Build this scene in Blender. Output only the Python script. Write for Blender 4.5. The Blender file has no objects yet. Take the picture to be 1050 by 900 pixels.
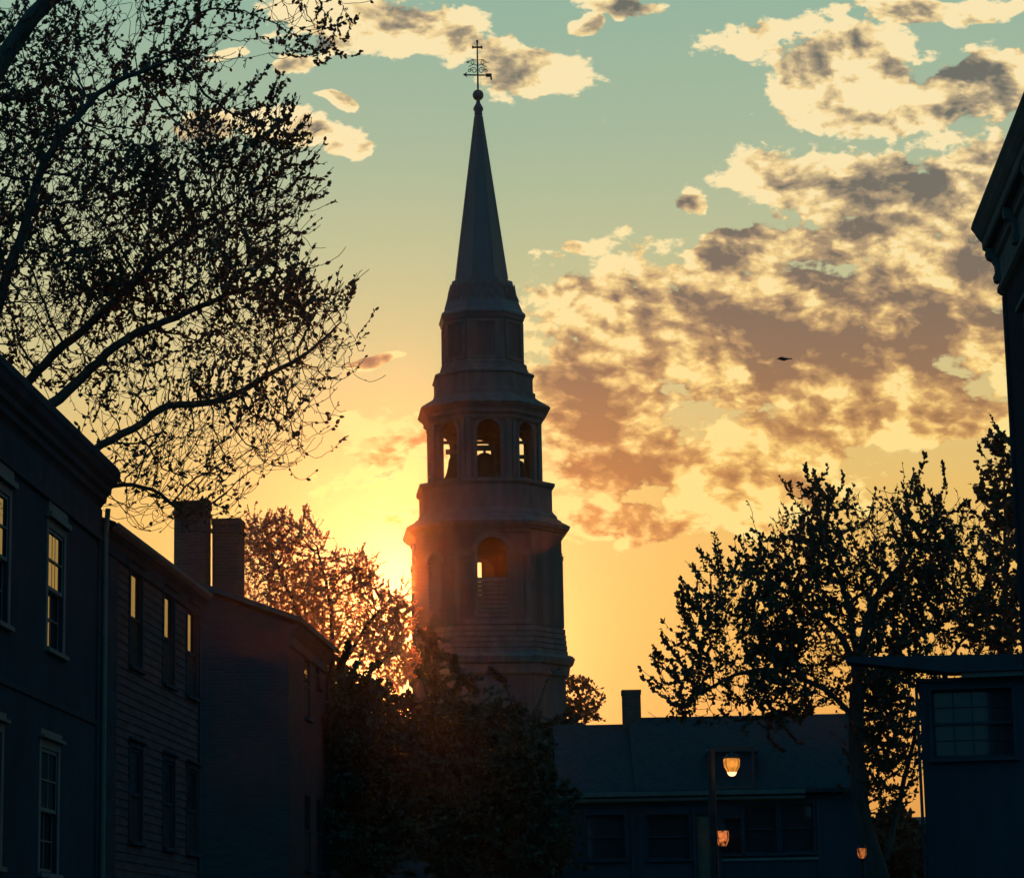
import bpy, math, random
import numpy as np

R = math.radians
rng = np.random.default_rng(11)
random.seed(5)
scn = bpy.context.scene
COL = scn.collection

# ------------------------------------------------------------------ camera
F_PX, TILT, ROLL = 2700.0, math.atan(530 / 2700.0), R(1.1)
CAM = np.array([0.0, 0.0, 1.6])
cd = bpy.data.cameras.new('camera')
cam = bpy.data.objects.new('camera', cd)
COL.objects.link(cam)
cd.sensor_width = 36.0
cd.lens = 36.0 * F_PX / 1050.0
cd.clip_start, cd.clip_end = 0.1, 6000
cam.rotation_mode = 'QUATERNION'
from mathutils import Matrix, Vector
cam.matrix_world = (Matrix.Translation(CAM) @ Matrix.Rotation(math.pi / 2 + TILT, 4, 'X')
                    @ Matrix.Rotation(-ROLL, 4, 'Z'))
scn.camera = cam

FW = np.array([0, math.cos(TILT), math.sin(TILT)])
UP = np.array([0, -math.sin(TILT), math.cos(TILT)])


def ray(px, py):
    a, b = (px - 525) / F_PX, (450 - py) / F_PX
    a2 = a * math.cos(ROLL) + b * math.sin(ROLL)
    b2 = -a * math.sin(ROLL) + b * math.cos(ROLL)
    return np.array([a2, 0, 0]) + UP * b2 + FW


def at(px, py, Y):
    """World point at ground distance Y along a sight line (used to survey the place)."""
    d = ray(px, py)
    return CAM + d * (Y / d[1])


# ------------------------------------------------------------------ render settings
scn.render.engine = 'CYCLES'
cy = scn.cycles
cy.use_denoising = True
try:
    cy.denoiser = 'OPENIMAGEDENOISE'
except Exception:
    pass
cy.max_bounces = 6
cy.diffuse_bounces = 3
cy.glossy_bounces = 3
cy.transmission_bounces = 3
cy.volume_bounces = 0
cy.transparent_max_bounces = 8
cy.sample_clamp_indirect = 4
cy.use_adaptive_sampling = False
scn.view_settings.view_transform = 'Standard'
scn.view_settings.look = 'None'
scn.view_settings.exposure = 0
scn.view_settings.gamma = 1
scn.view_settings.use_curve_mapping = False
scn.render.film_transparent = False

# ------------------------------------------------------------------ sun and sky
sd = ray(412, 626)
sd = sd / np.linalg.norm(sd)
SUN_EL = math.asin(sd[2])
SUN_AZ = math.atan2(sd[0], sd[1])
sl = bpy.data.lights.new('sun', 'SUN')
sl.energy = 2.1
sl.color = (1.0, 0.20, 0.03)
sl.angle = R(0.5)
sun = bpy.data.objects.new('sun', sl)
COL.objects.link(sun)
sun.rotation_euler = Vector(sd).to_track_quat('Z', 'Y').to_euler()

W = bpy.data.worlds.new('World')
scn.world = W
W.use_nodes = True
nt = W.node_tree
nt.nodes.clear()


def nd(kind, **kw):
    n = nt.nodes.new(kind)
    for k, v in kw.items():
        setattr(n, k, v)
    return n


def put(sock, v):
    if isinstance(v, bpy.types.NodeSocket):
        nt.links.new(v, sock)
    else:
        sock.default_value = v


def M(op, a, b=None, c=None, clamp=False):
    n = nd('ShaderNodeMath', operation=op, use_clamp=clamp)
    put(n.inputs[0], a)
    if b is not None:
        put(n.inputs[1], b)
    if c is not None:
        put(n.inputs[2], c)
    return n.outputs[0]


def VM(op, a, b=None, scale=None):
    n = nd('ShaderNodeVectorMath', operation=op)
    put(n.inputs[0], a)
    if b is not None:
        put(n.inputs[1], b)
    if scale is not None:
        put(n.inputs['Scale'], scale)
    return n.outputs['Value'] if op in ('DOT_PRODUCT', 'LENGTH', 'DISTANCE') else n.outputs[0]


def step(v, a, b, lo=0.0, hi=1.0):
    n = nd('ShaderNodeMapRange', interpolation_type='SMOOTHSTEP')
    put(n.inputs['Value'], v)
    n.inputs['From Min'].default_value, n.inputs['From Max'].default_value = a, b
    n.inputs['To Min'].default_value, n.inputs['To Max'].default_value = lo, hi
    return n.outputs['Result']


def mix(f, a, b, blend='MIX'):
    n = nd('ShaderNodeMix', data_type='RGBA', blend_type=blend)
    put(n.inputs[0], f)
    for s, v in ((n.inputs[6], a), (n.inputs[7], b)):
        put(s, v if isinstance(v, bpy.types.NodeSocket) else (*v, 1.0))
    return n.outputs[2]


def noise(vec, scale, detail=6, rough=0.58, dist=0.0):
    n = nd('ShaderNodeTexNoise', noise_dimensions='3D')
    put(n.inputs['Vector'], vec)
    n.inputs['Scale'].default_value = scale
    n.inputs['Detail'].default_value = detail
    n.inputs['Roughness'].default_value = rough
    n.inputs['Distortion'].default_value = dist
    return n.outputs['Fac']


def srgb(r, g, b):
    f = lambda c: c / 12.92 if c <= 0.04045 else ((c + 0.055) / 1.055) ** 2.4
    return tuple(f(c / 255.0) for c in (r, g, b))


tc = nd('ShaderNodeTexCoord')
D = tc.outputs['Generated']
sx = nd('ShaderNodeSeparateXYZ')
put(sx.inputs[0], D)
dx, dy, dz = sx.outputs
ys = M('MAXIMUM', dy, 0.08)
cu, cv = M('DIVIDE', dx, ys), M('DIVIDE', dz, ys)
cmb = nd('ShaderNodeCombineXYZ')
put(cmb.inputs[0], cu)
put(cmb.inputs[1], cv)
P2 = cmb.outputs[0]                      # tangent-plane position of the sky toward the sunset


def uv(px, py):
    d = ray(px, py)
    return d[0] / d[1], d[2] / d[1]


ramp = nd('ShaderNodeValToRGB')
put(ramp.inputs[0], M('MULTIPLY', dz, 2.0))
SK = [(0.0, (210, 144, 66)), (0.16, (232, 170, 86)), (0.26, (239, 185, 94)), (0.34, (233, 192, 110)),
      (0.43, (212, 196, 138)), (0.52, (190, 193, 150)), (0.60, (168, 186, 156)), (0.72, (146, 180, 160)),
      (1.0, (96, 140, 146))]
el = ramp.color_ramp.elements
while len(el) > 1:
    el.remove(el[0])
el[0].position, el[0].color = SK[0][0], (*srgb(*SK[0][1]), 1)
for p, c in SK[1:]:
    e = el.new(p)
    e.color = (*srgb(*c), 1)
sky = ramp.outputs[0]
cosang = VM('DOT_PRODUCT', D, tuple(sd))
ang = M('ARCCOSINE', M('MINIMUM', cosang, 1.0))
g1 = M('EXPONENT', M('MULTIPLY', M('POWER', M('DIVIDE', ang, R(4.6)), 2.0), -1.0))
g2 = M('EXPONENT', M('MULTIPLY', M('POWER', M('DIVIDE', ang, R(1.5)), 1.3), -1.0))
sky = mix(M('MULTIPLY', g1, 0.75), sky, srgb(250, 226, 148))
sky = mix(M('MULTIPLY', g2, 0.8), sky, (1.1, 0.96, 0.52))

# clouds: a union of soft ellipses broken up by noise, lit from the side the sun is on
BL = [(350, 22, 95, 34, -6), (445, 32, 90, 32, -12), (545, 70, 95, 34, -30), (645, 4, 40, 14, 0), (608, 22, 18, 12, 30),
      (300, 65, 32, 13, 8), (340, 103, 15, 9, 0), (285, 136, 70, 24, -12), (350, 156, 30, 10, 0), (232, 52, 24, 8, 10),
      (215, 130, 40, 20, 0),
      (850, 62, 125, 46, -8), (790, 42, 60, 18, 8), (910, 112, 130, 34, -5), (960, 8, 120, 18, 0), (1010, 95, 70, 60, 0),
      (815, 178, 78, 34, 6), (890, 190, 90, 48, 0), (990, 200, 100, 80, 0),
      (700, 207, 30, 18, 10), (597, 262, 20, 9, -18),
      (800, 345, 250, 118, -4), (625, 330, 92, 54, 10), (610, 420, 100, 80, 0), (950, 320, 150, 110, 0), (960, 425, 130, 40, 4),
      (720, 470, 185, 56, 0), (900, 425, 170, 46, 6), (690, 528, 150, 26, 0), (880, 245, 100, 30, 0), (740, 262, 60, 34, 20),
      (392, 462, 66, 44, 0), (412, 518, 50, 20, 0), (390, 366, 34, 7, 0)]
DK = [(830, 345, 230, 72, -4, .95), (970, 340, 110, 70, 0, .7), (610, 410, 105, 66, 25, .85), (640, 488, 110, 48, 0, .75),
      (730, 410, 150, 60, 0, .7), (748, 262, 78, 50, 15, .9), (905, 225, 90, 60, 0, .8), (1005, 110, 80, 80, 0, .85),
      (1010, 270, 70, 50, 0, .5), (697, 203, 26, 13, 0, .8), (850, 262, 80, 34, 0, .8), (880, 70, 60, 30, 0, .3)]


def ell(px, py, rx, ry, rot, warp):
    n = nd('ShaderNodeMapping', vector_type='TEXTURE')
    u, v = uv(px, py)
    n.inputs['Location'].default_value = (u, v, 0)
    n.inputs['Rotation'].default_value = (0, 0, R(rot) + ROLL)
    n.inputs['Scale'].default_value = (rx / F_PX, ry / F_PX, 1)
    put(n.inputs['Vector'], warp)
    return VM('LENGTH', n.outputs[0])


nw = nd('ShaderNodeTexNoise')
put(nw.inputs['Vector'], P2)
nw.inputs['Scale'].default_value = 22
nw.inputs['Detail'].default_value = 2
nw2 = nd('ShaderNodeTexNoise')
put(nw2.inputs['Vector'], P2)
nw2.inputs['Scale'].default_value = 85
nw2.inputs['Detail'].default_value = 2
PW = VM('ADD', P2, VM('SCALE', VM('SUBTRACT', nw.outputs['Color'], (.5, .5, .5)), scale=0.022))
PW = VM('ADD', PW, VM('SCALE', VM('SUBTRACT', nw2.outputs['Color'], (.5, .5, .5)), scale=0.0045))
fld = None
for b in BL:
    e = M('SUBTRACT', 1.0, ell(*b, PW))
    fld = e if fld is None else M('SMOOTH_MAX', fld, e, 0.12)
fld = M('MAXIMUM', fld, -1.2)
dark = None
for b in DK:
    e = M('MULTIPLY', M('SUBTRACT', 1.0, ell(*b[:5], PW), clamp=True), b[5] * 1.7)
    dark = e if dark is None else M('MAXIMUM', dark, e)

SU, SV = uv(415, 614)
tosun = VM('NORMALIZE', VM('SUBTRACT', (SU, SV, 0), P2))


def stretch(p):
    return VM('MULTIPLY', p, (1.0, 1.55, 1.0))


def billow(p, scale, det):
    """Cauliflower heads: fractal cells, high in the middle of each puff."""
    n = nd('ShaderNodeTexVoronoi', voronoi_dimensions='2D', feature='SMOOTH_F1', normalize=True)
    put(n.inputs['Vector'], p)
    n.inputs['Scale'].default_value = scale
    n.inputs['Detail'].default_value = det
    n.inputs['Roughness'].default_value = 0.55
    n.inputs['Lacunarity'].default_value = 2.1
    n.inputs['Smoothness'].default_value = 0.35
    return M('SUBTRACT', 1.0, n.outputs['Distance'])


PL = VM('ADD', P2, VM('SCALE', VM('SUBTRACT', nw.outputs['Color'], (.5, .5, .5)), scale=0.010))
PL = VM('ADD', PL, VM('SCALE', VM('SUBTRACT', nw2.outputs['Color'], (.5, .5, .5)), scale=0.004))


def height(p):
    q = stretch(p)
    return M('ADD', M('MULTIPLY', billow(q, 34, 3), 0.55), M('MULTIPLY', noise(q, 24, 6, .6), 0.9))


h0 = height(PL)
h1 = height(VM('ADD', PL, VM('SCALE', tosun, scale=0.0045)))
h2 = height(VM('ADD', PL, VM('SCALE', tosun, scale=0.013)))
body = M('ADD', M('MULTIPLY', fld, 1.25), M('MULTIPLY', M('SUBTRACT', h0, 0.82), 3.1))
body = M('ADD', body, M('MULTIPLY', M('SUBTRACT', noise(stretch(P2), 120, 3, .6), 0.5), 1.1))
cover = step(body, 0.0, 0.26)
thick = step(body, 0.10, 1.20)
shade = step(M('ADD', dark, M('MULTIPLY', M('SUBTRACT', noise(stretch(PL), 20, 4, .6), 0.5), 2.6)), 0.05, 1.05)
slope = M('ADD', M('MULTIPLY', M('SUBTRACT', h0, h1), 3.6), M('MULTIPLY', M('SUBTRACT', h0, h2), 2.5))
lit = M('ADD', M('ADD', M('SUBTRACT', 0.82, M('MULTIPLY', shade, 0.66)), M('MULTIPLY', g1, 0.45)), slope)
lit = M('ADD', lit, M('MULTIPLY', M('SUBTRACT', 0.40, thick), 0.40))
lit = M('ADD', lit, M('MULTIPLY', step(cv, 0.275, 0.34), 0.20), clamp=True)
lowf = step(cv, 0.16, 0.33)                  # warm low clouds, greyer high ones
darkc = mix(lowf, srgb(166, 116, 74), srgb(104, 104, 102))
darkc = mix(step(cv, 0.19, 0.27), darkc, mix(lowf, srgb(136, 102, 84), srgb(106, 104, 98)))
brightc = mix(lowf, srgb(252, 208, 116), srgb(250, 219, 156))
brightc = mix(M('MULTIPLY', g1, 0.8), brightc, srgb(255, 238, 176))

midc = mix(lowf, srgb(208, 154, 90), srgb(186, 164, 130))


def lin(v, a, b):
    n = nd('ShaderNodeMapRange')
    put(n.inputs['Value'], v)
    n.inputs['From Min'].default_value, n.inputs['From Max'].default_value = a, b
    return n.outputs['Result']


cloudc = mix(lin(lit, 0.08, 0.58), darkc, midc)
cloudc = mix(lin(lit, 0.52, 0.90), cloudc, brightc)
cloudc = mix(lin(lit, 0.90, 1.0), cloudc, mix(lowf, srgb(255, 226, 142), srgb(255, 233, 180)))
sky = mix(M('MULTIPLY', cover, 0.94), sky, cloudc)

nish = nd('ShaderNodeTexSky', sky_type='NISHITA')
nish.sun_disc = False
nish.sun_elevation = SUN_EL
nish.sun_rotation = SUN_AZ
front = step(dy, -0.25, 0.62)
BACK = (0.25, 4.2, 6.9)                    # added teal fill light in the sky away from the sunset (before the 0.1 strength)
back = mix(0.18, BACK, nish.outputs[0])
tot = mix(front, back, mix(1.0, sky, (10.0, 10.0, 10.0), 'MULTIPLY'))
bg = nd('ShaderNodeBackground')
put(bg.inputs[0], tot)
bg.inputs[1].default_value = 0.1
out = nd('ShaderNodeOutputWorld')
nt.links.new(bg.outputs[0], out.inputs[0])
W.cycles.sampling_method = 'MANUAL'
W.cycles.sample_map_resolution = 512


# ------------------------------------------------------------------ materials
def material(name, col, rough=0.8, var=0.25, scale=3.0, bump=0.0, bscale=30.0, metal=0.0, spec=0.0, stretchz=1.0, col2=None):
    m = bpy.data.materials.new(name)
    m.use_nodes = True
    t = m.node_tree
    b = t.nodes['Principled BSDF']
    b.inputs['Roughness'].default_value = rough
    b.inputs['Metallic'].default_value = metal
    b.inputs['Specular IOR Level'].default_value = spec
    co = t.nodes.new('ShaderNodeTexCoord')
    mp = t.nodes.new('ShaderNodeMapping')
    mp.inputs['Scale'].default_value = (1, 1, stretchz)
    t.links.new(co.outputs['Object'], mp.inputs[0])
    n = t.nodes.new('ShaderNodeTexNoise')
    n.inputs['Scale'].default_value = scale
    n.inputs['Detail'].default_value = 6
    n.inputs['Roughness'].default_value = 0.65
    t.links.new(mp.outputs[0], n.inputs['Vector'])
    r = t.nodes.new('ShaderNodeValToRGB')
    lo = tuple(c * (1 - var) for c in col)
    hi = tuple(min(1, c * (1 + var)) for c in (col2 or col))
    r.color_ramp.elements[0].position, r.color_ramp.elements[1].position = 0.3, 0.7
    r.color_ramp.elements[0].color, r.color_ramp.elements[1].color = (*lo, 1), (*hi, 1)
    t.links.new(n.outputs['Fac'], r.inputs[0])
    t.links.new(r.outputs[0], b.inputs['Base Color'])
    if bump:
        n2 = t.nodes.new('ShaderNodeTexNoise')
        n2.inputs['Scale'].default_value = bscale
        n2.inputs['Detail'].default_value = 5
        t.links.new(mp.outputs[0], n2.inputs['Vector'])
        bp = t.nodes.new('ShaderNodeBump')
        bp.inputs['Strength'].default_value = bump
        bp.inputs['Distance'].default_value = 0.02
        t.links.new(n2.outputs['Fac'], bp.inputs['Height'])
        t.links.new(bp.outputs[0], b.inputs['Normal'])
    return m


def brick_material(name, c1, c2, mortar):
    m = bpy.data.materials.new(name)
    m.use_nodes = True
    t = m.node_tree
    b = t.nodes['Principled BSDF']
    b.inputs['Roughness'].default_value = 0.9
    b.inputs['Specular IOR Level'].default_value = 0.0
    co = t.nodes.new('ShaderNodeTexCoord')
    s = t.nodes.new('ShaderNodeSeparateXYZ')
    t.links.new(co.outputs['Object'], s.inputs[0])
    ad = t.nodes.new('ShaderNodeMath')
    t.links.new(s.outputs[0], ad.inputs[0])
    t.links.new(s.outputs[1], ad.inputs[1])
    c = t.nodes.new('ShaderNodeCombineXYZ')
    t.links.new(ad.outputs[0], c.inputs[0])
    t.links.new(s.outputs[2], c.inputs[1])
    br = t.nodes.new('ShaderNodeTexBrick')
    br.inputs['Color1'].default_value, br.inputs['Color2'].default_value = (*c1, 1), (*c2, 1)
    br.inputs['Mortar'].default_value = (*mortar, 1)
    br.inputs['Scale'].default_value = 1.0
    br.inputs['Brick Width'].default_value, br.inputs['Row Height'].default_value = 0.21, 0.07
    br.inputs['Mortar Size'].default_value = 0.008
    t.links.new(c.outputs[0], br.inputs['Vector'])
    t.links.new(br.outputs['Color'], b.inputs['Base Color'])
    bp = t.nodes.new('ShaderNodeBump')
    bp.inputs['Strength'].default_value = 0.5
    bp.inputs['Distance'].default_value = 0.01
    bp.invert = True
    t.links.new(br.outputs['Fac'], bp.inputs['Height'])
    t.links.new(bp.outputs[0], b.inputs['Normal'])
    return m


def leaf_material(name, col, trans, f=0.45):
    m = bpy.data.materials.new(name)
    m.use_nodes = True
    t = m.node_tree
    t.nodes.clear()
    co = t.nodes.new('ShaderNodeTexCoord')
    n = t.nodes.new('ShaderNodeTexNoise')
    n.inputs['Scale'].default_value = 1.3
    t.links.new(co.outputs['Object'], n.inputs['Vector'])
    r = t.nodes.new('ShaderNodeValToRGB')
    r.color_ramp.elements[0].color = (*[c * 0.6 for c in col], 1)
    r.color_ramp.elements[1].color = (*[c * 1.4 for c in col], 1)
    t.links.new(n.outputs['Fac'], r.inputs[0])
    d = t.nodes.new('ShaderNodeBsdfDiffuse')
    t.links.new(r.outputs[0], d.inputs[0])
    tr = t.nodes.new('ShaderNodeBsdfTranslucent')
    tr.inputs[0].default_value = (*trans, 1)
    mx = t.nodes.new('ShaderNodeMixShader')
    mx.inputs[0].default_value = f
    t.links.new(d.outputs[0], mx.inputs[1])
    t.links.new(tr.outputs[0], mx.inputs[2])
    o = t.nodes.new('ShaderNodeOutputMaterial')
    t.links.new(mx.outputs[0], o.inputs[0])
    return m


def glow_material(name, col, strength, patchy=0.0):
    m = bpy.data.materials.new(name)
    m.use_nodes = True
    t = m.node_tree
    b = t.nodes['Principled BSDF']
    b.inputs['Base Color'].default_value = (0.03, 0.022, 0.012, 1)
    b.inputs['Roughness'].default_value = 0.4
    co = t.nodes.new('ShaderNodeTexCoord')
    n = t.nodes.new('ShaderNodeTexNoise')
    n.inputs['Scale'].default_value = 7.0
    t.links.new(co.outputs['Object'], n.inputs['Vector'])
    r = t.nodes.new('ShaderNodeValToRGB')
    r.color_ramp.elements[0].position, r.color_ramp.elements[1].position = 0.35, 0.65
    r.color_ramp.elements[0].color = (*[c * (1 - patchy) for c in col], 1)
    r.color_ramp.elements[1].color = (*col, 1)
    t.links.new(n.outputs['Fac'], r.inputs[0])
    t.links.new(r.outputs[0], b.inputs['Emission Color'])
    b.inputs['Emission Strength'].default_value = strength
    return m


def glass_material(name, wob=0.004, spec=0.8):
    m = material(name, (0.012, 0.016, 0.02), rough=0.04, var=0.2, scale=2, spec=spec)
    t = m.node_tree
    b = t.nodes['Principled BSDF']
    n2 = t.nodes.new('ShaderNodeTexNoise')
    n2.inputs['Scale'].default_value = 1.6
    n2.inputs['Detail'].default_value = 1
    bp = t.nodes.new('ShaderNodeBump')
    bp.inputs['Strength'].default_value = 0.25
    bp.inputs['Distance'].default_value = wob
    co = t.nodes.new('ShaderNodeTexCoord')
    t.links.new(co.outputs['Object'], n2.inputs['Vector'])
    t.links.new(n2.outputs['Fac'], bp.inputs['Height'])
    t.links.new(bp.outputs[0], b.inputs['Normal'])
    return m


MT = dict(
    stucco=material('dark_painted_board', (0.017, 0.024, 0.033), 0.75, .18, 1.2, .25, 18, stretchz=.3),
    clap=material('weathered_clapboard', (0.046, 0.034, 0.038), 0.65, .3, 1.5, .3, 14, stretchz=6),
    trim=material('painted_trim', (0.085, 0.078, 0.075), 0.45, .2, 2.5, .2, 20),
    darktrim=material('dark_painted_trim', (0.022, 0.026, 0.034), 0.45, .25, 2.0, .2, 20),
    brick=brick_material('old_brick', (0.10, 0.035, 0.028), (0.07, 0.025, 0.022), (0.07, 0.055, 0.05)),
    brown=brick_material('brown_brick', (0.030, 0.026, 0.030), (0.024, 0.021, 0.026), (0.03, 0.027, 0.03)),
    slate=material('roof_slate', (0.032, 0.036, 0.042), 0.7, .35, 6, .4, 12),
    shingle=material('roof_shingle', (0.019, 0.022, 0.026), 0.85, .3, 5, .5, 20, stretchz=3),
    church=material('church_painted_wood', (0.060, 0.042, 0.039), 0.6, .34, 1.6, .3, 6, stretchz=.12),
    churchtrim=material('church_trim', (0.076, 0.057, 0.053), 0.5, .28, 2.2, .2, 10, stretchz=.3),
    copper=material('spire_sheet_metal', (0.017, 0.034, 0.040), 0.5, .3, 1.2, .3, 4, metal=.0, spec=.2, stretchz=.2),
    bronze=material('bell_bronze', (0.03, 0.024, 0.018), 0.6, .25, 4, metal=.2),
    iron=material('wrought_iron', (0.022, 0.024, 0.027), 0.5, .25, 8, .2, 40, metal=.5),
    wood=material('dark_timber', (0.08, 0.06, 0.045), 0.8, .3, 4, .4, 20),
    glass=glass_material('window_glass'),
    dimglass=glass_material('old_dull_glass', .004, .18),
    dark_panel=material('sash_darkening_panel', (0.02, 0.022, 0.024), 0.9, .2, 5),  # matte panel added to darken lower sashes
    asphalt=material('asphalt', (0.05, 0.05, 0.052), 0.9, .3, 4, .5, 60),
    pave=material('pavement_concrete', (0.28, 0.27, 0.25), 0.9, .2, 2, .3, 40),
    kerb=material('granite_kerb', (0.32, 0.31, 0.30), 0.8, .25, 10, .2, 50),
    soil=material('lawn_ground', (0.06, 0.075, 0.035), 0.95, .4, .5, .5, 8),
    paint=material('road_paint', (0.6, 0.57, 0.45), 0.7, .2, 6),
    bark=material('bark', (0.04, 0.036, 0.034), 0.9, .35, 5, .8, 14, stretchz=.3),
    leaf=leaf_material('spring_leaves', (0.035, 0.042, 0.034), (0.05, 0.03, 0.015), .3),
    leafwarm=leaf_material('sun_glow_leaves', (0.08, 0.045, 0.035), (0.75, 0.30, 0.19), .62),  # backlit sun glow put into the warm leaf and translucent colours
    leafdark=leaf_material('dense_green_leaves', (0.035, 0.040, 0.03), (0.04, 0.025, 0.012), .15),
    feather=material('black_feather', (0.018, 0.018, 0.02), 0.6, .3, 20),
    lamp=glow_material('lamp_glass', (1.0, 0.34, 0.045), 1.0, .5),
    lampcore=glow_material('lamp_flame', (1.0, 0.62, 0.28), 2.2, .2),
    lampred=glow_material('amber_lamp_glass', (1.0, 0.26, 0.06), .85, .95),
)


# ------------------------------------------------------------------ mesh helpers
class MB:
    def __init__(s):
        s.v, s.f = [], []

    def add(s, vs, fs):
        o = len(s.v)
        s.v += [tuple(map(float, p)) for p in vs]
        s.f += [tuple(i + o for i in f) for f in fs]

    def quad(s, *p):
        s.add(p, [tuple(range(len(p)))])

    def box(s, x0, x1, y0, y1, z0, z1):
        v = [(x0, y0, z0), (x1, y0, z0), (x1, y1, z0), (x0, y1, z0), (x0, y0, z1), (x1, y0, z1), (x1, y1, z1), (x0, y1, z1)]
        s.add(v, [(3, 2, 1, 0), (4, 5, 6, 7), (0, 1, 5, 4), (1, 2, 6, 5), (2, 3, 7, 6), (3, 0, 4, 7)])

    def prism_y(s, prof, y0, y1):
        """Profile of (x, z) points swept along y, capped."""
        n = len(prof)
        v = [(x, y0, z) for x, z in prof] + [(x, y1, z) for x, z in prof]
        f = [(i, (i + 1) % n, n + (i + 1) % n, n + i) for i in range(n)]
        s.add(v, f + [tuple(range(n))[::-1], tuple(range(n, 2 * n))])

    def prism_x(s, prof, x0, x1):
        """Profile of (y, z) points swept along x, capped."""
        n = len(prof)
        v = [(x0, y, z) for y, z in prof] + [(x1, y, z) for y, z in prof]
        f = [(i, (i + 1) % n, n + (i + 1) % n, n + i) for i in range(n)]
        s.add(v, f + [tuple(range(n))[::-1], tuple(range(n, 2 * n))])

    def tube(s, pts, rad, n=8, cap=True):
        pts = [np.array(p, float) for p in pts]
        if not hasattr(rad, '__len__'):
            rad = [rad] * len(pts)
        vs, ref = [], None
        for i, p in enumerate(pts):
            t = pts[min(i + 1, len(pts) - 1)] - pts[max(i - 1, 0)]
            t = t / (np.linalg.norm(t) + 1e-9)
            if ref is None:
                ref = np.cross(t, [0, 0, 1]) if abs(t[2]) < .9 else np.cross(t, [1, 0, 0])
            a = ref - t * (ref @ t)
            a = a / np.linalg.norm(a)
            b = np.cross(t, a)
            ref = a
            for k in range(n):
                w = 2 * math.pi * k / n
                vs.append(p + rad[i] * (a * math.cos(w) + b * math.sin(w)))
        fs = []
        for i in range(len(pts) - 1):
            for k in range(n):
                fs.append((i * n + k, i * n + (k + 1) % n, (i + 1) * n + (k + 1) % n, (i + 1) * n + k))
        if cap:
            fs += [tuple(range(n))[::-1], tuple(range((len(pts) - 1) * n, len(pts) * n))]
        s.add(vs, fs)

    def lathe(s, prof, n=16, c=(0, 0, 0)):
        """Profile of (radius, z) turned about the vertical through c."""
        s.tube_rings([[(c[0] + r * math.cos(2 * math.pi * k / n), c[1] + r * math.sin(2 * math.pi * k / n), c[2] + z)
                       for k in range(n)] for r, z in prof])

    def tube_rings(s, rings):
        n = len(rings[0])
        vs = [p for r in rings for p in r]
        fs = []
        for i in range(len(rings) - 1):
            for k in range(n):
                fs.append((i * n + k, i * n + (k + 1) % n, (i + 1) * n + (k + 1) % n, (i + 1) * n + k))
        fs += [tuple(range(n))[::-1], tuple(range((len(rings) - 1) * n, len(rings) * n))]
        s.add(vs, fs)

    def build(s, name, mat, parent=None, smooth=False):
        me = bpy.data.meshes.new(name)
        me.from_pydata(s.v, [], s.f)
        me.materials.append(mat)
        if smooth:
            me.shade_smooth()
        o = bpy.data.objects.new(name, me)
        COL.objects.link(o)
        o.parent = parent
        return o


def tag(o, label=None, cat=None, group=None, kind=None):
    for k, v in (('label', label), ('category', cat), ('group', group), ('kind', kind)):
        if v:
            o[k] = v
    return o


def thing(name, loc, rotz, label, cat, group=None):
    o = bpy.data.objects.new(name, None)
    COL.objects.link(o)
    o.location = loc
    o.rotation_euler = (0, 0, rotz)
    return tag(o, label, cat, group)


def structure(name, mb, mat):
    return tag(mb.build(name, mat), kind='structure')


# ------------------------------------------------------------------ ground, road, pavements
g = MB()
g.quad((-700, -700, 0), (700, -700, 0), (700, 700, 0), (-700, 700, 0))
structure('ground', g, MT['soil'])
HD = R(3.5)


def street(s, off):
    return np.array([math.sin(HD) * s + math.cos(HD) * off, math.cos(HD) * s - math.sin(HD) * off])


def strip(name, o0, o1, z0, z1, mat, s0=-60, s1=76):
    m = MB()
    a, b, c, d = street(s0, o0), street(s0, o1), street(s1, o1), street(s1, o0)
    v = [(*p, z0) for p in (a, b, c, d)] + [(*p, z1) for p in (a, b, c, d)]
    m.add(v, [(0, 1, 2, 3)[::-1], (4, 5, 6, 7), (0, 1, 5, 4), (1, 2, 6, 5), (2, 3, 7, 6), (3, 0, 4, 7)])
    return structure(name, m, mat)


m = MB()
a = [street(-60, -6.6), street(-60, 1.6), street(76, 1.6), street(76, -6.6)]
m.quad(*[(*p, 0.004) for p in a])
structure('road', m, MT['asphalt'])
strip('kerb', -6.75, -6.6, -0.1, 0.13, MT['kerb'])
strip('kerb', 1.6, 1.75, -0.1, 0.13, MT['kerb'])
strip('pavement', -8.9, -6.75, -0.1, 0.125, MT['pave'])
strip('pavement', 1.75, 3.7, -0.1, 0.125, MT['pave'])
m = MB()
for k in range(-14, 19):
    a = [street(k * 4, -2.56), street(k * 4, -2.44), street(k * 4 + 2, -2.44), street(k * 4 + 2, -2.56)]
    m.quad(*[(*p, 0.008) for p in a])
structure('road_marking', m, MT['paint'])


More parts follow.
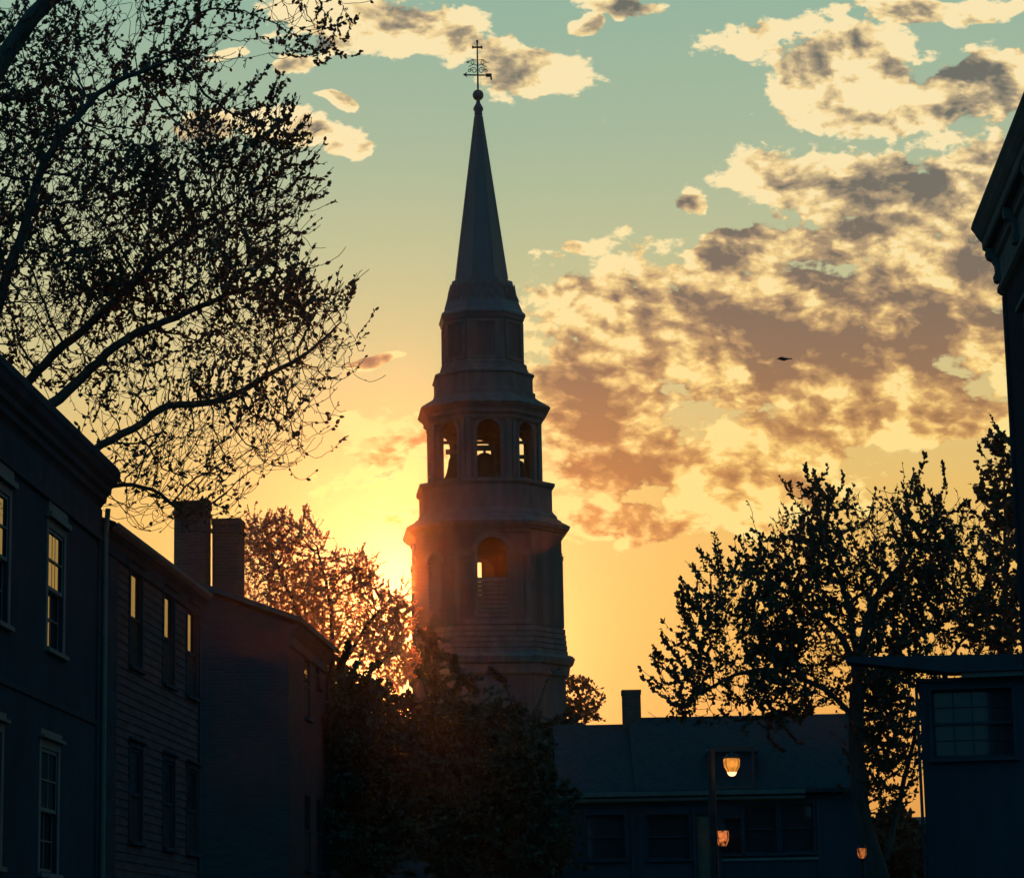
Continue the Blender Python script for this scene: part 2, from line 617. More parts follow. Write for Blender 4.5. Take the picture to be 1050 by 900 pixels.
# ------------------------------------------------------------------ building helpers (local frame: facade at x=0 looks to +x)
def facade(mb, y0, y1, z0, z1, ops, depth=0.2, board=None, lap=0.022):
    """Wall face at x=0 with real openings and their reveals; board = height of one clapboard."""
    zs = {z0, z1}
    for o in ops:
        zs |= {o[2], o[3]}
    if board:
        k = z0
        while k < z1:
            zs.add(round(k, 4))
            k += board
    zs = sorted(z for z in zs if z0 <= z <= z1)

    def xo(z, zb):
        return lap * (1 - (z - zb) / board) if board else 0.0
    for a, b in zip(zs, zs[1:]):
        if b - a < 1e-5:
            continue
        iv, cur = [], y0
        for o in sorted(ops):
            if o[2] < b - 1e-5 and o[3] > a + 1e-5:
                iv.append((cur, o[0]))
                cur = o[1]
        iv.append((cur, y1))
        zb = z0 + math.floor((a - z0 + 1e-4) / board) * board if board else 0
        for p, q in iv:
            if q - p < 1e-4:
                continue
            xa, xb = xo(a, zb), xo(b, zb)
            mb.quad((xa, p, a), (xa, q, a), (xb, q, b), (xb, p, b))
            if board and abs(a - zb) < 1e-3:
                mb.quad((0, p, a), (0, q, a), (xa, q, a), (xa, p, a))
    for ya, yb, za, zb in ops:
        d = -depth
        mb.quad((0, ya, za), (0, ya, zb), (d, ya, zb), (d, ya, za))
        mb.quad((0, yb, za), (d, yb, za), (d, yb, zb), (0, yb, zb))
        mb.quad((0, ya, zb), (0, yb, zb), (d, yb, zb), (d, ya, zb))
        mb.quad((0, ya, za), (d, ya, za), (d, yb, za), (0, yb, za))


def shell(mb, x0, y0, y1, z0, z1):
    """The three other walls behind a facade."""
    mb.quad((0, y0, z0), (0, y0, z1), (x0, y0, z1), (x0, y0, z0))
    mb.quad((0, y1, z0), (x0, y1, z0), (x0, y1, z1), (0, y1, z1))
    mb.quad((x0, y0, z0), (x0, y0, z1), (x0, y1, z1), (x0, y1, z0))


def window(parent, ya, yb, za, zb, depth=0.14, cols=2, rows=2, casing=0.11, hood=0.0, frame='darktrim', cas='trim',
           dark_panel=False, proud=0.03, glass='glass'):
    """Double hung window: sash bars > pane, casing, sill (and an added panel darkening the lower sash)."""
    f = MB()
    t, b = 0.05, 0.022
    zm = (za + zb) / 2
    x0, x1 = -depth - .05, -depth
    up, lo = (zm - .02, zb), (za, zm + .02)
    for (c, d, xa, xb) in ((up[0], up[1], x0 + .045, x1 + .0), (lo[0], lo[1], x0 - .005, x1 - .052)):
        f.box(xa, xb, ya, ya + t, c, d)
        f.box(xa, xb, yb - t, yb, c, d)
        f.box(xa, xb, ya + t, yb - t, c, c + t)
        f.box(xa, xb, ya + t, yb - t, d - t, d)
        for i in range(1, cols):
            y = ya + t + (yb - ya - 2 * t) * i / cols
            f.box(xa + .006, xb - .004, y - b / 2, y + b / 2, c + t, d - t)
        for i in range(1, rows):
            z = c + t + (d - c - 2 * t) * i / rows
            f.box(xa + .008, xb - .006, ya + t, yb - t, z - b / 2, z + b / 2)
    w = f.build('window', MT[frame], parent)
    p = MB()
    for (c, d, x) in ((up[0], up[1], x1 - .022), (lo[0], lo[1], x1 - .078)):
        p.box(x - .004, x, ya + t - .004, yb - t + .004, c + t - .004, d - t + .004)
    p.box(x0 - .06, x0 - .05, ya + .001, yb - .001, za + .001, zb - .001)
    p.build('pane', MT[glass], w)
    if casing:
        c = MB()
        c.box(-.02, proud, ya - casing, ya - .001, za - .02, zb + casing)
        c.box(-.02, proud, yb + .001, yb + casing, za - .02, zb + casing)
        c.box(-.02, proud - .004, ya - .001, yb + .001, zb + .001, zb + casing)
        if hood:
            c.box(-.02, proud + .07, ya - casing - .05, yb + casing + .05, zb + casing, zb + casing + hood * .35)
            c.box(-.02, proud + .02, ya - casing, yb + casing, zb + casing + hood * .35, zb + casing + hood)
        c.build('casing', MT[cas], w)
    s = MB()
    s.box(-depth, proud + .06, ya - casing - .03, yb + casing + .03, za - .08, za - .021)
    s.build('sill', MT[cas], w)
    if dark_panel:  # added matte panel, keeps the lower sash from reflecting bright sky
        q = MB()
        q.box(x1 - .04, x1 - .03, ya + .02, yb - .02, za + .005, zm)
        q.build('sash_darkening_panel', MT['dark_panel'], w)
    return w


def gutter_profile(x, z, s=1.0):
    return [(x, z), (x + .02 * s, z + .005), (x + .09 * s, z + .05 * s), (x + .10 * s, z + .11 * s), (x + .085 * s, z + .115 * s),
            (x + .07 * s, z + .06 * s), (x, z + .04 * s)]


# ------------------------------------------------------------------ left row, nearest house
LEFT1 = at(101, 700, 39)
L = 26.0
h1 = thing('house', (LEFT1[0] - math.sin(R(2)) * L, LEFT1[1] - math.cos(R(2)) * L, 0), -R(2.0),
           'dark smooth walled house under a deep heavy cornice, closest house on the left', 'house')
ops = []
for k in range(6):
    e = L - 2.62 - k * 3.38
    ops.append((e - 1.02, e, 5.82, 7.45))
    ops.append((e - 1.28, e - .2, 2.82, 4.45))
w = MB()
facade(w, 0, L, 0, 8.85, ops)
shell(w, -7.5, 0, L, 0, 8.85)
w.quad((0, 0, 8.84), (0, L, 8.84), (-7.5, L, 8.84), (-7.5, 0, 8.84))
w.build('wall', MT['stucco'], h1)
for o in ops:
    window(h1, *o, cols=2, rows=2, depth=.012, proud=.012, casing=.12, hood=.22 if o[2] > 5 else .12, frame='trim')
r = MB()
r.prism_y([(.26, 8.92), (-3.75, 10.6), (-7.8, 8.92), (-7.8, 8.86), (.26, 8.86)], -.2, L + .05)
r.build('roof', MT['slate'], h1)
c = MB()
c.prism_y([(.002, 8.86), (.30, 8.86), (.30, 8.78), (.27, 8.74), (.24, 8.66), (.17, 8.60), (.16, 8.52), (.10, 8.48), (.09, 8.40), (.04, 8.36), (.002, 8.30)], 0, L)
c.build('cornice', MT['darktrim'], h1)
c = MB()
c.box(.002, .030, 0, L, 7.90, 8.29)
c.box(.002, .055, 0, L, 7.80, 7.897)
c.box(.002, .028, 0, L, 5.05, 5.13)
c.build('frieze', MT['darktrim'], h1)
c = MB()
c.box(.002, .04, L - .22, L, 0, 7.798)
c.build('corner_board', MT['darktrim'], h1)
c = MB()
c.tube([(.12, L - .03, 8.3), (.09, L - .03, 7.9), (.09, L - .03, 4), (.09, L - .03, .3), (.2, L - .03, .15)], .04, 8)
c.build('downpipe', MT['trim'], h1)
for y in (2.5, 11.0):
    c = MB()
    c.box(.002, .05, y - .55, y + .55, .15, 2.25)
    c.box(.05, .065, y - .42, y + .42, .3, 1.1)
    c.box(.05, .065, y - .42, y + .42, 1.2, 2.1)
    c.build('door', MT['wood'], h1)

# ------------------------------------------------------------------ clapboard house
B2 = at(118, 700, 42)
a0 = -1.05
h2 = thing('clapboard_house', (B2[0] + math.sin(R(3.5)) * a0, B2[1] + math.cos(R(3.5)) * a0, 0), -R(3.5),
           'brown clapboard house with narrow sash windows, between the smooth walled house and the twin chimneys', 'house')
L2 = 8.45
ops = []
for y in (1.04, 3.88, 6.08):
    ops.append((y - a0, y - a0 + .92, 6.42, 8.0))
    ops.append((y - a0 + .1, y - a0 + 1.05, 3.58, 5.08))
    ops.append((y - a0 + .1, y - a0 + 1.05, .95, 2.5))
w = MB()
facade(w, 0, L2, 0, 8.3, ops, depth=.24, board=.14, lap=.018)
shell(w, -6.5, 0, L2, 0, 8.3)
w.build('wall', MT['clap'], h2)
for i, o in enumerate(ops):
    window(h2, *o, depth=.012, cols=1, rows=1, casing=.10, hood=.06, cas='darktrim', dark_panel=True, proud=.030)
r = MB()
r.prism_y([(.22, 8.42), (-3.2, 9.75), (-6.7, 8.42), (-6.7, 8.34), (.22, 8.34)], -.1, L2 - .1)
r.build('roof', MT['shingle'], h2)
c = MB()
c.prism_y([(.002, 8.33), (.18, 8.33), (.17, 8.26), (.10, 8.2), (.06, 8.12), (.05, 7.98), (.002, 7.96)], 0, L2)
c.build('cornice', MT['darktrim'], h2)
c = MB()
c.prism_y(gutter_profile(.183, 8.29), -.1, L2 - .1)
c.build('gutter', MT['trim'], h2)
c = MB()
c.box(.002, .05, 0, .95, 0, 7.95)
c.build('corner_board', MT['darktrim'], h2)
c = MB()
c.box(.002, .05, L2 - .16, L2, 0, 7.95)
c.build('corner_board', MT['darktrim'], h2)

# ------------------------------------------------------------------ gabled house with the two chimneys
B3 = at(296, 700, 60)
h3 = thing('gabled_house', (B3[0], B3[1], -.29), -R(3.5),
           'dark gabled house with blank end wall and two brick chimneys beside the sunlit tree', 'house')
h3.scale = (1.18, 1.18, 1.18)
L3 = 5.35
ops = [(2.13, 2.98, 6.42, 7.67), (3.88, 4.36, 7.2, 7.69), (2.13, 2.98, 3.4, 4.9), (3.88, 4.6, 3.4, 4.9)]
w = MB()
facade(w, 0, L3, 0, 8.05, ops)
for y in (0, L3):
    w.quad((0, y, 0), (0, y, 8.05), (-5.2, y, 9.95), (-10.4, y, 8.05), (-10.4, y, 0))
w.quad((-10.4, 0, 0), (-10.4, 0, 8.05), (-10.4, L3, 8.05), (-10.4, L3, 0))
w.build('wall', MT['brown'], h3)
for o in ops:
    window(h3, *o, depth=.008, cols=1, rows=1, casing=.0, frame='darktrim', cas='darktrim', dark_panel=o[2] < 6.5)
r = MB()
pr = [(.28, 8.02), (-5.2, 10.05), (-10.7, 8.02), (-10.7, 8.1), (-5.2, 10.16), (.28, 8.12)]
r.prism_y(pr, -.12, L3 + .1)
rf = r.build('roof', MT['slate'], h3)
c = MB()
c.prism_y([(.002, 8.0), (.2, 8.02), (.2, 7.95), (.12, 7.86), (.05, 7.78), (.05, 7.6), (.002, 7.58)], .0, L3)
c.build('cornice', MT['darktrim'], h3)
c = MB()
c.tube([(.2, L3 - .1, 7.95), (.07, L3 - .1, 7.5), (.07, L3 - .1, .2)], .045, 8)
c.build('downpipe', MT['darktrim'], h3)
for (xa, xb, zt, yy) in ((-2.30, -1.64, 10.52, .12), (-1.60, -1.02, 10.20, .45)):
    c = MB()
    c.box(xa + .02, xb - .02, yy, yy + .62, 7.9, zt - .12)
    c.box(xa - .01, xb + .01, yy - .03, yy + .65, zt - .28, zt - .2)
    c.box(xa, xb, yy - .02, yy + .64, zt - .119, zt)
    ch = c.build('chimney', MT['brick'], rf)
    c = MB()
    c.lathe([(.09, 0), (.11, .02), (.085, .12), (.06, .121)], 10, ((xa + xb) / 2, yy + .3, zt + .001))

# ------------------------------------------------------------------ further house on the left, behind the leaves
h4 = thing('house', (*(at(338, 800, 72)[:2]), -.3), -R(3.5),
           'dark low house behind the trees, just past the gabled house with chimneys', 'house')
w = MB()
h4.scale = (1.19, 1.19, 1.19)
ops = [(1.5, 2.4, 4.4, 6.0), (4.5, 5.4, 4.4, 6.0), (8, 8.9, 4.4, 6.0), (1.5, 2.4, 1.2, 2.9), (8, 8.9, 1.2, 2.9)]
facade(w, 0, 12, 0, 7.35, ops)
shell(w, -8, 0, 12, 0, 7.35)
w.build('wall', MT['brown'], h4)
for o in ops:
    window(h4, *o, cols=2, rows=1, casing=.1)
r = MB()
r.prism_y([(.25, 7.34), (-4, 8.7), (-8.25, 7.34), (-8.25, 7.26), (.25, 7.26)], -.2, 12.2)
r.build('roof', MT['slate'], h4)

# ------------------------------------------------------------------ right building, only its corner and cornice in view
C = at(1030, 300, 28)
hr = thing('townhouse', (C[0], C[1], 0), R(180 - 3.5),
           'tall dark townhouse with bracketed cornice at the right edge of the street', 'townhouse')
LR = 22.0
ops = []
for k in range(5):
    y = 1.7 + k * 3.3
    ops += [(y, y + 1.1, 6.0, 7.9), (y, y + 1.1, 2.6, 4.7)]
w = MB()
facade(w, 0, LR, 0, 9.0, ops)
shell(w, -9, 0, LR, 0, 9.0)
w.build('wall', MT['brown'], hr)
for o in ops:
    window(hr, *o, cols=2, rows=2, casing=.12, hood=.14)
c = MB()
PRF = [(-.3, 9.43), (.31, 9.42), (.325, 9.36), (.285, 9.30), (.27, 9.27), (.235, 9.22), (.215, 9.20), (.21, 9.12), (.19, 9.10),
       (.12, 9.09), (.10, 9.05), (.10, 8.99), (.06, 8.96), (.05, 8.70), (.075, 8.68), (.075, 8.63), (.04, 8.60), (.003, 8.58), (.003, 9.05), (-.3, 9.05)]
c.prism_y(PRF, -.03, LR)
c.build('cornice', MT['trim'], hr)
for k in range(14):
    y = .05 + k * 1.6
    c = MB()
    c.prism_y([(.052, 9.085), (.19, 9.085), (.20, 9.03), (.18, 8.98), (.13, 8.95), (.105, 8.90), (.10, 8.82), (.125, 8.78), (.115, 8.72), (.08, 8.70), (.052, 8.72)], y, y + .14)
    c.build('bracket', MT['trim'], hr)
c = MB()
c.box(.002, .03, -.01, .16, 0, 8.57)
c.build('corner_board', MT['darktrim'], hr)
r = MB()
r.prism_y([(.25, 9.44), (-4.5, 10.9), (-9.3, 9.44), (-9.3, 9.38), (.25, 9.425)], -.02, LR)
r.build('roof', MT['slate'], hr)
c = MB()
c.tube([(.2, 9.2, 9.0), (.07, 9.2, 8.5), (.07, 9.2, .2)], .04, 8)
c.build('downpipe', MT['darktrim'], hr)

# ------------------------------------------------------------------ low shop on the right (faces the camera: local +x turned to -y)
s0 = at(945, 760, 50)
sh = thing('shop_building', (s0[0], s0[1], 0), -R(99.6),
           'low flat roofed building with a wide many paned window, behind the townhouse on the right', 'building')
ops = [(.22, 1.72, 5.12, 6.40), (2.3, 3.8, 5.12, 6.4), (.4, 1.5, .1, 2.4), (2.3, 4.0, .8, 2.6)]
w = MB()
facade(w, 0, 6, 0, 6.55, ops, depth=.25)
shell(w, -9, 0, 6, 0, 6.55)
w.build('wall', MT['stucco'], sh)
r = MB()
r.box(-9.1, .05, -.05, 6.1, 6.551, 6.62)
r.build('roof', MT['shingle'], sh)
c = MB()
c.prism_x([(.6, 6.7), (6.2, 6.7), (6.2, 6.92), (-1.35, 7.06), (-1.35, 6.97)], -.45, .3)
c.build('canopy', MT['darktrim'], sh)
c = MB()
for y in (.45, 1.5, 3, 4.5, 5.9):
    c.box(-.12, 0.0, y, y + .1, 6.621, 6.86)
c.build('canopy_post', MT['iron'], sh)
c = MB()
c.prism_x(([(.8, 6.60), (6.2, 6.60), (6.2, 6.698), (.8, 6.698)]), .055, .22)
c.build('gutter', MT['trim'], sh)
for o in ops[:2]:
    window(sh, *o, cols=4, rows=2, casing=.07, frame='darktrim', cas='darktrim', glass='dimglass')
window(sh, *ops[3], cols=3, rows=1, casing=.07)
c = MB()
c.box(-.2, -.14, .401, 1.499, .101, 2.399)
c.build('door', MT['wood'], sh)
c = MB()
c.tube([(.08, -.05, 6.5), (.08, -.05, .2)], .03, 8)
c.build('downpipe', MT['darktrim'], sh)

# ------------------------------------------------------------------ house across the end of the street, faces the camera
c0 = at(888, 812, 80)
W2 = 9.25
X0 = c0[0] - W2
ch = thing('end_house', (X0, 80, 0), -R(90),
           'wide low house across the street end with sloping roof, long gutter and one chimney', 'house')
lx = lambda x: x - X0
ops = [(lx(2.0), lx(3.16), 4.4, 5.72), (lx(3.84), lx(5.1), 4.38, 5.70), (lx(6.76), lx(7.72), 4.5, 5.95), (lx(7.86), lx(8.85), 4.5, 5.95),
       (lx(6.1), lx(6.66), 4.5, 5.55),
       (lx(5.35), lx(5.85), 3.2, 5.7), (lx(1.7), lx(2.8), 1.0, 2.6), (lx(3.6), lx(4.8), 1.0, 2.6), (lx(7), lx(8.4), 1.0, 2.6)]
w = MB()
facade(w, 0, W2, 0, 6.2, ops, depth=.2)
for y in (0, W2):
    w.quad((0, y, 0), (0, y, 6.2), (-4, y, 8.62), (-8, y, 6.2), (-8, y, 0))
w.quad((-8, 0, 0), (-8, 0, 6.2), (-8, W2, 6.2), (-8, W2, 0))
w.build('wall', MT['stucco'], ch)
for o in ops[:5]:
    window(ch, *o, cols=1, rows=1, casing=.05, frame='darktrim', cas='darktrim', glass='dimglass')
for o in ops[6:]:
    window(ch, *o, cols=2, rows=1, casing=.09, glass='dimglass')
c = MB()
c.box(-.17, -.12, ops[5][0] + .001, ops[5][1] - .001, 3.201, 5.699)
c.build('door', MT['wood'], ch)
r = MB()
r.prism_y([(.3, 6.25), (-4, 8.66), (-8.3, 6.2), (-8.3, 6.3), (-4, 8.78), (.3, 6.36)], -.1, lx(3.5))
r.prism_y([(.3, 6.27), (-4, 8.76), (-8.3, 6.22), (-8.3, 6.32), (-4, 8.98), (.3, 6.40)], lx(3.5) + .002, W2 + .1)
rf = r.build('roof', MT['shingle'], ch)
c = MB()
a, b = lx(3.33), lx(3.95)
c.box(-4.3, -3.7, a + .02, b - .02, 8.2, 9.70)
c.box(-4.33, -3.67, a, b, 9.701, 9.84)
c.build('chimney', MT['brick'], rf)
c = MB()
c.prism_y([(.302, 6.22), (.42, 6.24), (.45, 6.36), (.43, 6.365), (.40, 6.27), (.302, 6.26)], -.05, lx(8.6))
c.prism_y([(.002, 6.05), (.28, 6.1), (.30, 6.16), (.30, 6.19), (.002, 6.19)], .05, lx(8.6))
c.build('gutter', MT['trim'], ch)
c = MB()
a, b = lx(5.9), lx(7.2)
c.box(-1.6, -.25, a, b, 6.5, 7.55)
dm = c.build('dormer', MT['stucco'], ch)
c = MB()
c.box(-1.7, -.12, a - .12, b + .12, 7.551, 7.64)
c.build('dormer_roof', MT['slate'], dm)
c = MB()
for y in (lx(3.4), lx(5.25), lx(6.0), lx(9.0)):
    c.box(.002, .06, y - .05, y + .05, 0, 6.04)
c.build('pilaster', MT['darktrim'], ch)
c = MB()
c.box(.002, .05, lx(5.95), lx(9.0), 4.28, 4.36)
c.build('string_course', MT['trim'], ch)

# ------------------------------------------------------------------ far houses that close the view
f0 = at(845, 850, 118)
fh = thing('far_house', (f0[0], 118, 0), -R(90), 'distant dark gabled house glimpsed below the leaves of the right tree', 'house')
w = MB()
facade(w, 0, 9, 0, 5.6, [(1.5, 2.5, 3.4, 4.9), (6, 7, 3.4, 4.9)])
shell(w, -7, 0, 9, 0, 5.6)
w.build('wall', MT['brown'], fh)
for o in [(1.5, 2.5, 3.4, 4.9), (6, 7, 3.4, 4.9)]:
    window(fh, *o, cols=2, rows=1)
r = MB()
r.prism_y([(.3, 5.6), (-3.5, 7.5), (-7.3, 5.6), (-3.5, 7.3)], -.2, 9.2)
r.build('roof', MT['slate'], fh)
f0 = at(300, 720, 126)
fh = thing('parish_house', (f0[0], 126, 0), -R(90), 'dark gabled parish house behind the leafy trees, left of the church', 'house')
w = MB()
facade(w, 0, 6.4, 0, 10.2, [(1.2, 2.2, 6.2, 8), (4.2, 5.2, 6.2, 8)])
shell(w, -9, 0, 6.4, 0, 10.2)
w.build('wall', MT['brown'], fh)
for o in [(1.2, 2.2, 6.2, 8), (4.2, 5.2, 6.2, 8)]:
    window(fh, *o, cols=2, rows=1)
r = MB()
r.prism_y([(.3, 10.2), (-4.5, 13.2), (-9.3, 10.2), (-4.5, 12.9)], -.2, 6.6)
r.build('roof', MT['slate'], fh)

# ------------------------------------------------------------------ the church
AX, AY = -1.52, 140.0
PHI = R(5.5)
church = thing('church', (AX, AY, 0), PHI, 'tall dark church steeple with open arched belfry, slim pointed spire and weathervane cross', 'church')


def octo(w, q):
    """Chamfered square of half width w; q = half width of the main faces / w."""
    h = w * q
    return [(-h, -w), (h, -w), (w, -h), (w, h), (h, w), (-h, w), (-w, h), (-w, -h)]


def loft(mb, prof, q):
    mb.tube_rings([[(x, y, z) for x, y in octo(w, q)] for w, z in prof])


def arch_face(mb, p, q, z0, z1, half, sill, spring, d, n=10, off=0.0, inner=True):
    """Wall between plan points p and q with an arched opening, real thickness d."""
    p, q = np.array(p), np.array(q)
    t = q - p
    ln = np.linalg.norm(t)
    t = t / ln
    nrm = np.array([t[1], -t[0]])
    mid = ln / 2 + off

    def P(u, z, k=0.0):
        a = p + t * u - nrm * k
        return (a[0], a[1], z)
    arc = [(mid - half * math.cos(math.pi * i / n), spring + half * math.sin(math.pi * i / n)) for i in range(n + 1)]
    for k in ((0.0, d) if inner else (0.0,)):
        mb.quad(P(0, z0, k), P(mid - half, z0, k), P(mid - half, spring, k), P(mid - half, z1, k), P(0, z1, k))
        mb.quad(P(mid + half, z0, k), P(ln, z0, k), P(ln, z1, k), P(mid + half, z1, k), P(mid + half, spring, k))
        mb.quad(P(mid - half, z0, k), P(mid + half, z0, k), P(mid + half, sill, k), P(mid - half, sill, k))
        for (a, b), (c, e) in zip(arc, arc[1:]):
            mb.quad(P(a, b, k), P(c, e, k), P(c, z1, k), P(a, z1, k))
    out_ = [(mid + half, sill), (mid - half, sill)] + arc + [(mid + half, sill)]
    for (a, b), (c, e) in zip(out_, out_[1:]):
        mb.quad(P(a, b), P(c, e), P(c, e, d), P(a, b, d))
    return P, mid


def hood_ring(mb, P, mid, r0, r1, spring, k0, k1, n=14, leg=0.0):
    prev = None
    pts = [(-1, -leg)] if leg else []
    for i in range(n + 1):
        w = math.pi * i / n
        pts.append((-math.cos(w), math.sin(w)))
    if leg:
        pts.append((1, -leg))
    for a, b in pts:
        z = (lambda r: spring + b * r) if b >= 0 else (lambda r: spring + b)
        cur = [P(mid + a * r0, z(r0), k0), P(mid + a * r1, z(r1), k0), P(mid + a * r1, z(r1), k1), P(mid + a * r0, z(r0), k1)]
        if prev:
            for i in range(4):
                mb.quad(prev[i], prev[(i + 1) % 4], cur[(i + 1) % 4], cur[i])
        prev = cur


QM, QB, QL = .53, .42, .50
b = MB()
loft(b, [(4.02, 0), (4.02, 1.2), (3.92, 1.3), (3.92, 15.9)], QM)
b.build('tower_base', MT['church'], church)
b = MB()
loft(b, [(3.93, 15.85), (4.1, 16.0), (4.16, 16.45), (4.32, 16.55), (4.42, 16.85), (4.3, 17.0), (4.2, 17.05)] +
     [p for k in range(5) for p in ((4.06 - .025 * k, 17.06 + k * .29), (4.06 - .025 * k, 17.29 + k * .29), (3.93 - .025 * k, 17.292 + k * .29), (3.93 - .025 * k, 17.345 + k * .29))] + [(3.86, 18.52)], QM)
b.build('tower_cornice', MT['churchtrim'], church)
oc = octo(3.86, QM)
w = MB()
fr = MB()
lv, trims = [], []
for i in range(8):
    p, q = oc[i], oc[(i + 1) % 8]
    main = i % 2 == 0
    hw, sill, spr = (.78, 18.9, 22.35) if main else (.42, 19.4, 21.9)
    if i in (1, 3, 5):                                 # plain corner faces
        for a_, b_ in ((p, q),):
            w.quad((a_[0], a_[1], 18.52), (b_[0], b_[1], 18.52), (b_[0], b_[1], 23.45), (a_[0], a_[1], 23.45))
        continue
    fr = MB()
    trims.append(fr)
    P, mid = arch_face(w, p, q, 18.52, 23.45, hw, sill, spr, .35, 12)
    hood_ring(fr, P, mid, hw + .02, hw + .30, spr, -.09, .05, leg=.0)
    if main:
        hood_ring(fr, P, mid, hw + .001, hw + .12, spr, -.04, .1, leg=spr - sill)
        ln = 2 * mid
        for (ua, ub) in ((.02, mid - hw - .32), (mid + hw + .32, ln - .02)):      # impost bands, panels and corner strips
            for (za, zb_, k) in ((22.15, 22.38, -.10), (22.45, 22.52, -.05)):
                A = [P(ua, za, k), P(ub, za, k), P(ub, zb_, k), P(ua, zb_, k), P(ua, za, .05), P(ub, za, .05), P(ub, zb_, .05), P(ua, zb_, .05)]
                fr.add(A, [(0, 1, 2, 3), (4, 7, 6, 5), (0, 4, 5, 1), (1, 5, 6, 2), (2, 6, 7, 3), (3, 7, 4, 0)])
        for (ua, ub, za, zb_) in ((.02, .30, 18.55, 22.14), (ln - .30, ln - .02, 18.55, 22.14), (.5, .56, 18.9, 21.9), (ln - .56, ln - .5, 18.9, 21.9),
                                  (.56, mid - 1.0, 21.84, 21.9), (mid + 1.0, ln - .56, 21.84, 21.9), (mid - 1.0, mid - .94, 18.9, 21.9), (mid + .94, mid + 1.0, 18.9, 21.9),
                                  (.30, ln - .30, 18.56, 18.84)):
            k = -.06
            A = [P(ua, za, k), P(ub, za, k), P(ub, zb_, k), P(ua, zb_, k), P(ua, za, .05), P(ub, za, .05), P(ub, zb_, .05), P(ua, zb_, .05)]
            fr.add(A, [(0, 1, 2, 3), (4, 7, 6, 5), (0, 4, 5, 1), (1, 5, 6, 2), (2, 6, 7, 3), (3, 7, 4, 0)])
        if i == 0:
            for (a, b_) in ((mid - .55, mid - .1), (mid + .1, mid + .55)):
                pass
    lm = MB()
    top = 21.0 if i in (0, 4) else spr + hw - .1
    z = sill + .05
    while z < top:
        hh = hw if z < spr else math.sqrt(max(0, hw * hw - (z - spr) ** 2))
        if hh > .08:
            A = [P(mid - hh, z, .06), P(mid + hh, z, .06), P(mid + hh, z + .22, .26), P(mid - hh, z + .22, .26),
                 P(mid - hh, z + .03, .06), P(mid + hh, z + .03, .06), P(mid + hh, z + .25, .26), P(mid - hh, z + .25, .26)]
            lm.add(A, [(0, 1, 2, 3), (4, 7, 6, 5), (0, 4, 5, 1), (1, 5, 6, 2), (2, 6, 7, 3), (3, 7, 4, 0)])
        z += .23
    if i == 4:                                         # boards added on the unseen far side shape the sky glint; one narrow gap
        for (ua, ub, za, zb_) in ((mid - hw, mid - .05, 21.0, 23.2), (mid + .38, mid + hw, 21.0, 23.2), (mid - .05, mid + .38, 22.9, 23.2)):
            lm.quad(P(ua, za, .2), P(ub, za, .2), P(ub, zb_, .2), P(ua, zb_, .2))
            lm.quad(P(ua, za, .25), P(ub, za, .25), P(ub, zb_, .25), P(ua, zb_, .25))
    lv.append(lm)
w.build('main_stage_wall', MT['church'], church)
for fr in trims:
    fr.build('main_stage_trim', MT['churchtrim'], church)
for lm in lv:
    lm.build('louvre', MT['churchtrim'], church)
b = MB()
loft(b, [(3.84, 23.3), (3.95, 23.42), (3.98, 23.55), (4.12, 23.62), (4.2, 23.72), (4.30, 23.78), (4.36, 23.95), (4.2, 24.06), (3.95, 24.2), (3.85, 24.32),
         (3.72, 24.4), (3.68, 24.55), (3.55, 24.7), (3.5, 24.76), (3.46, 24.85), (3.46, 26.05), (3.55, 26.1), (3.62, 26.2), (3.62, 26.34), (3.2, 26.42)], .47)
b.build('main_cornice', MT['churchtrim'], church)
oc = octo(2.93, QB)
w = MB()
fr = MB()
for i in range(8):
    main = i % 2 == 0
    P, mid = arch_face(w, oc[i], oc[(i + 1) % 8], 26.4, 30.0, .62 if main else .60, 26.5, 29.0, .30, 12)
    hood_ring(fr, P, mid, .621, .80, 29.0, -.05, .06, leg=2.5)
    ln = 2 * mid
    for (ua, ub) in ((.01, .26), (ln - .26, ln - .01)):
        A = [P(ua, 26.42, -.09), P(ub, 26.42, -.09), P(ub, 29.75, -.09), P(ua, 29.75, -.09), P(ua, 26.42, .05), P(ub, 26.42, .05), P(ub, 29.75, .05), P(ua, 29.75, .05)]
        fr.add(A, [(0, 1, 2, 3), (4, 7, 6, 5), (0, 4, 5, 1), (1, 5, 6, 2), (2, 6, 7, 3), (3, 7, 4, 0)])
w.build('belfry_wall', MT['church'], church)
fr.build('belfry_trim', MT['churchtrim'], church)
b = MB()
loft(b, [(2.92, 29.6), (3.0, 29.64), (3.06, 29.75), (3.04, 29.84), (3.1, 29.9), (3.2, 30.0), (3.18, 30.12), (3.26, 30.25), (3.38, 30.35), (3.5, 30.5), (3.42, 30.6), (3.2, 30.75), (2.9, 30.95),
         (2.72, 31.1), (2.72, 31.35), (2.62, 31.4), (2.6, 31.55), (2.6, 32.25), (2.7, 32.33), (2.66, 32.42), (2.4, 32.55), (2.32, 32.75), (2.3, 32.95), (2.2, 33.02), (2.16, 33.1)], .45)
b.build('belfry_cornice', MT['churchtrim'], church)
b = MB()
loft(b, [(2.08, 33.0), (2.08, 35.5)], QL)
b.build('lantern_stage', MT['church'], church)
b = MB()
oc = octo(2.08, QL)
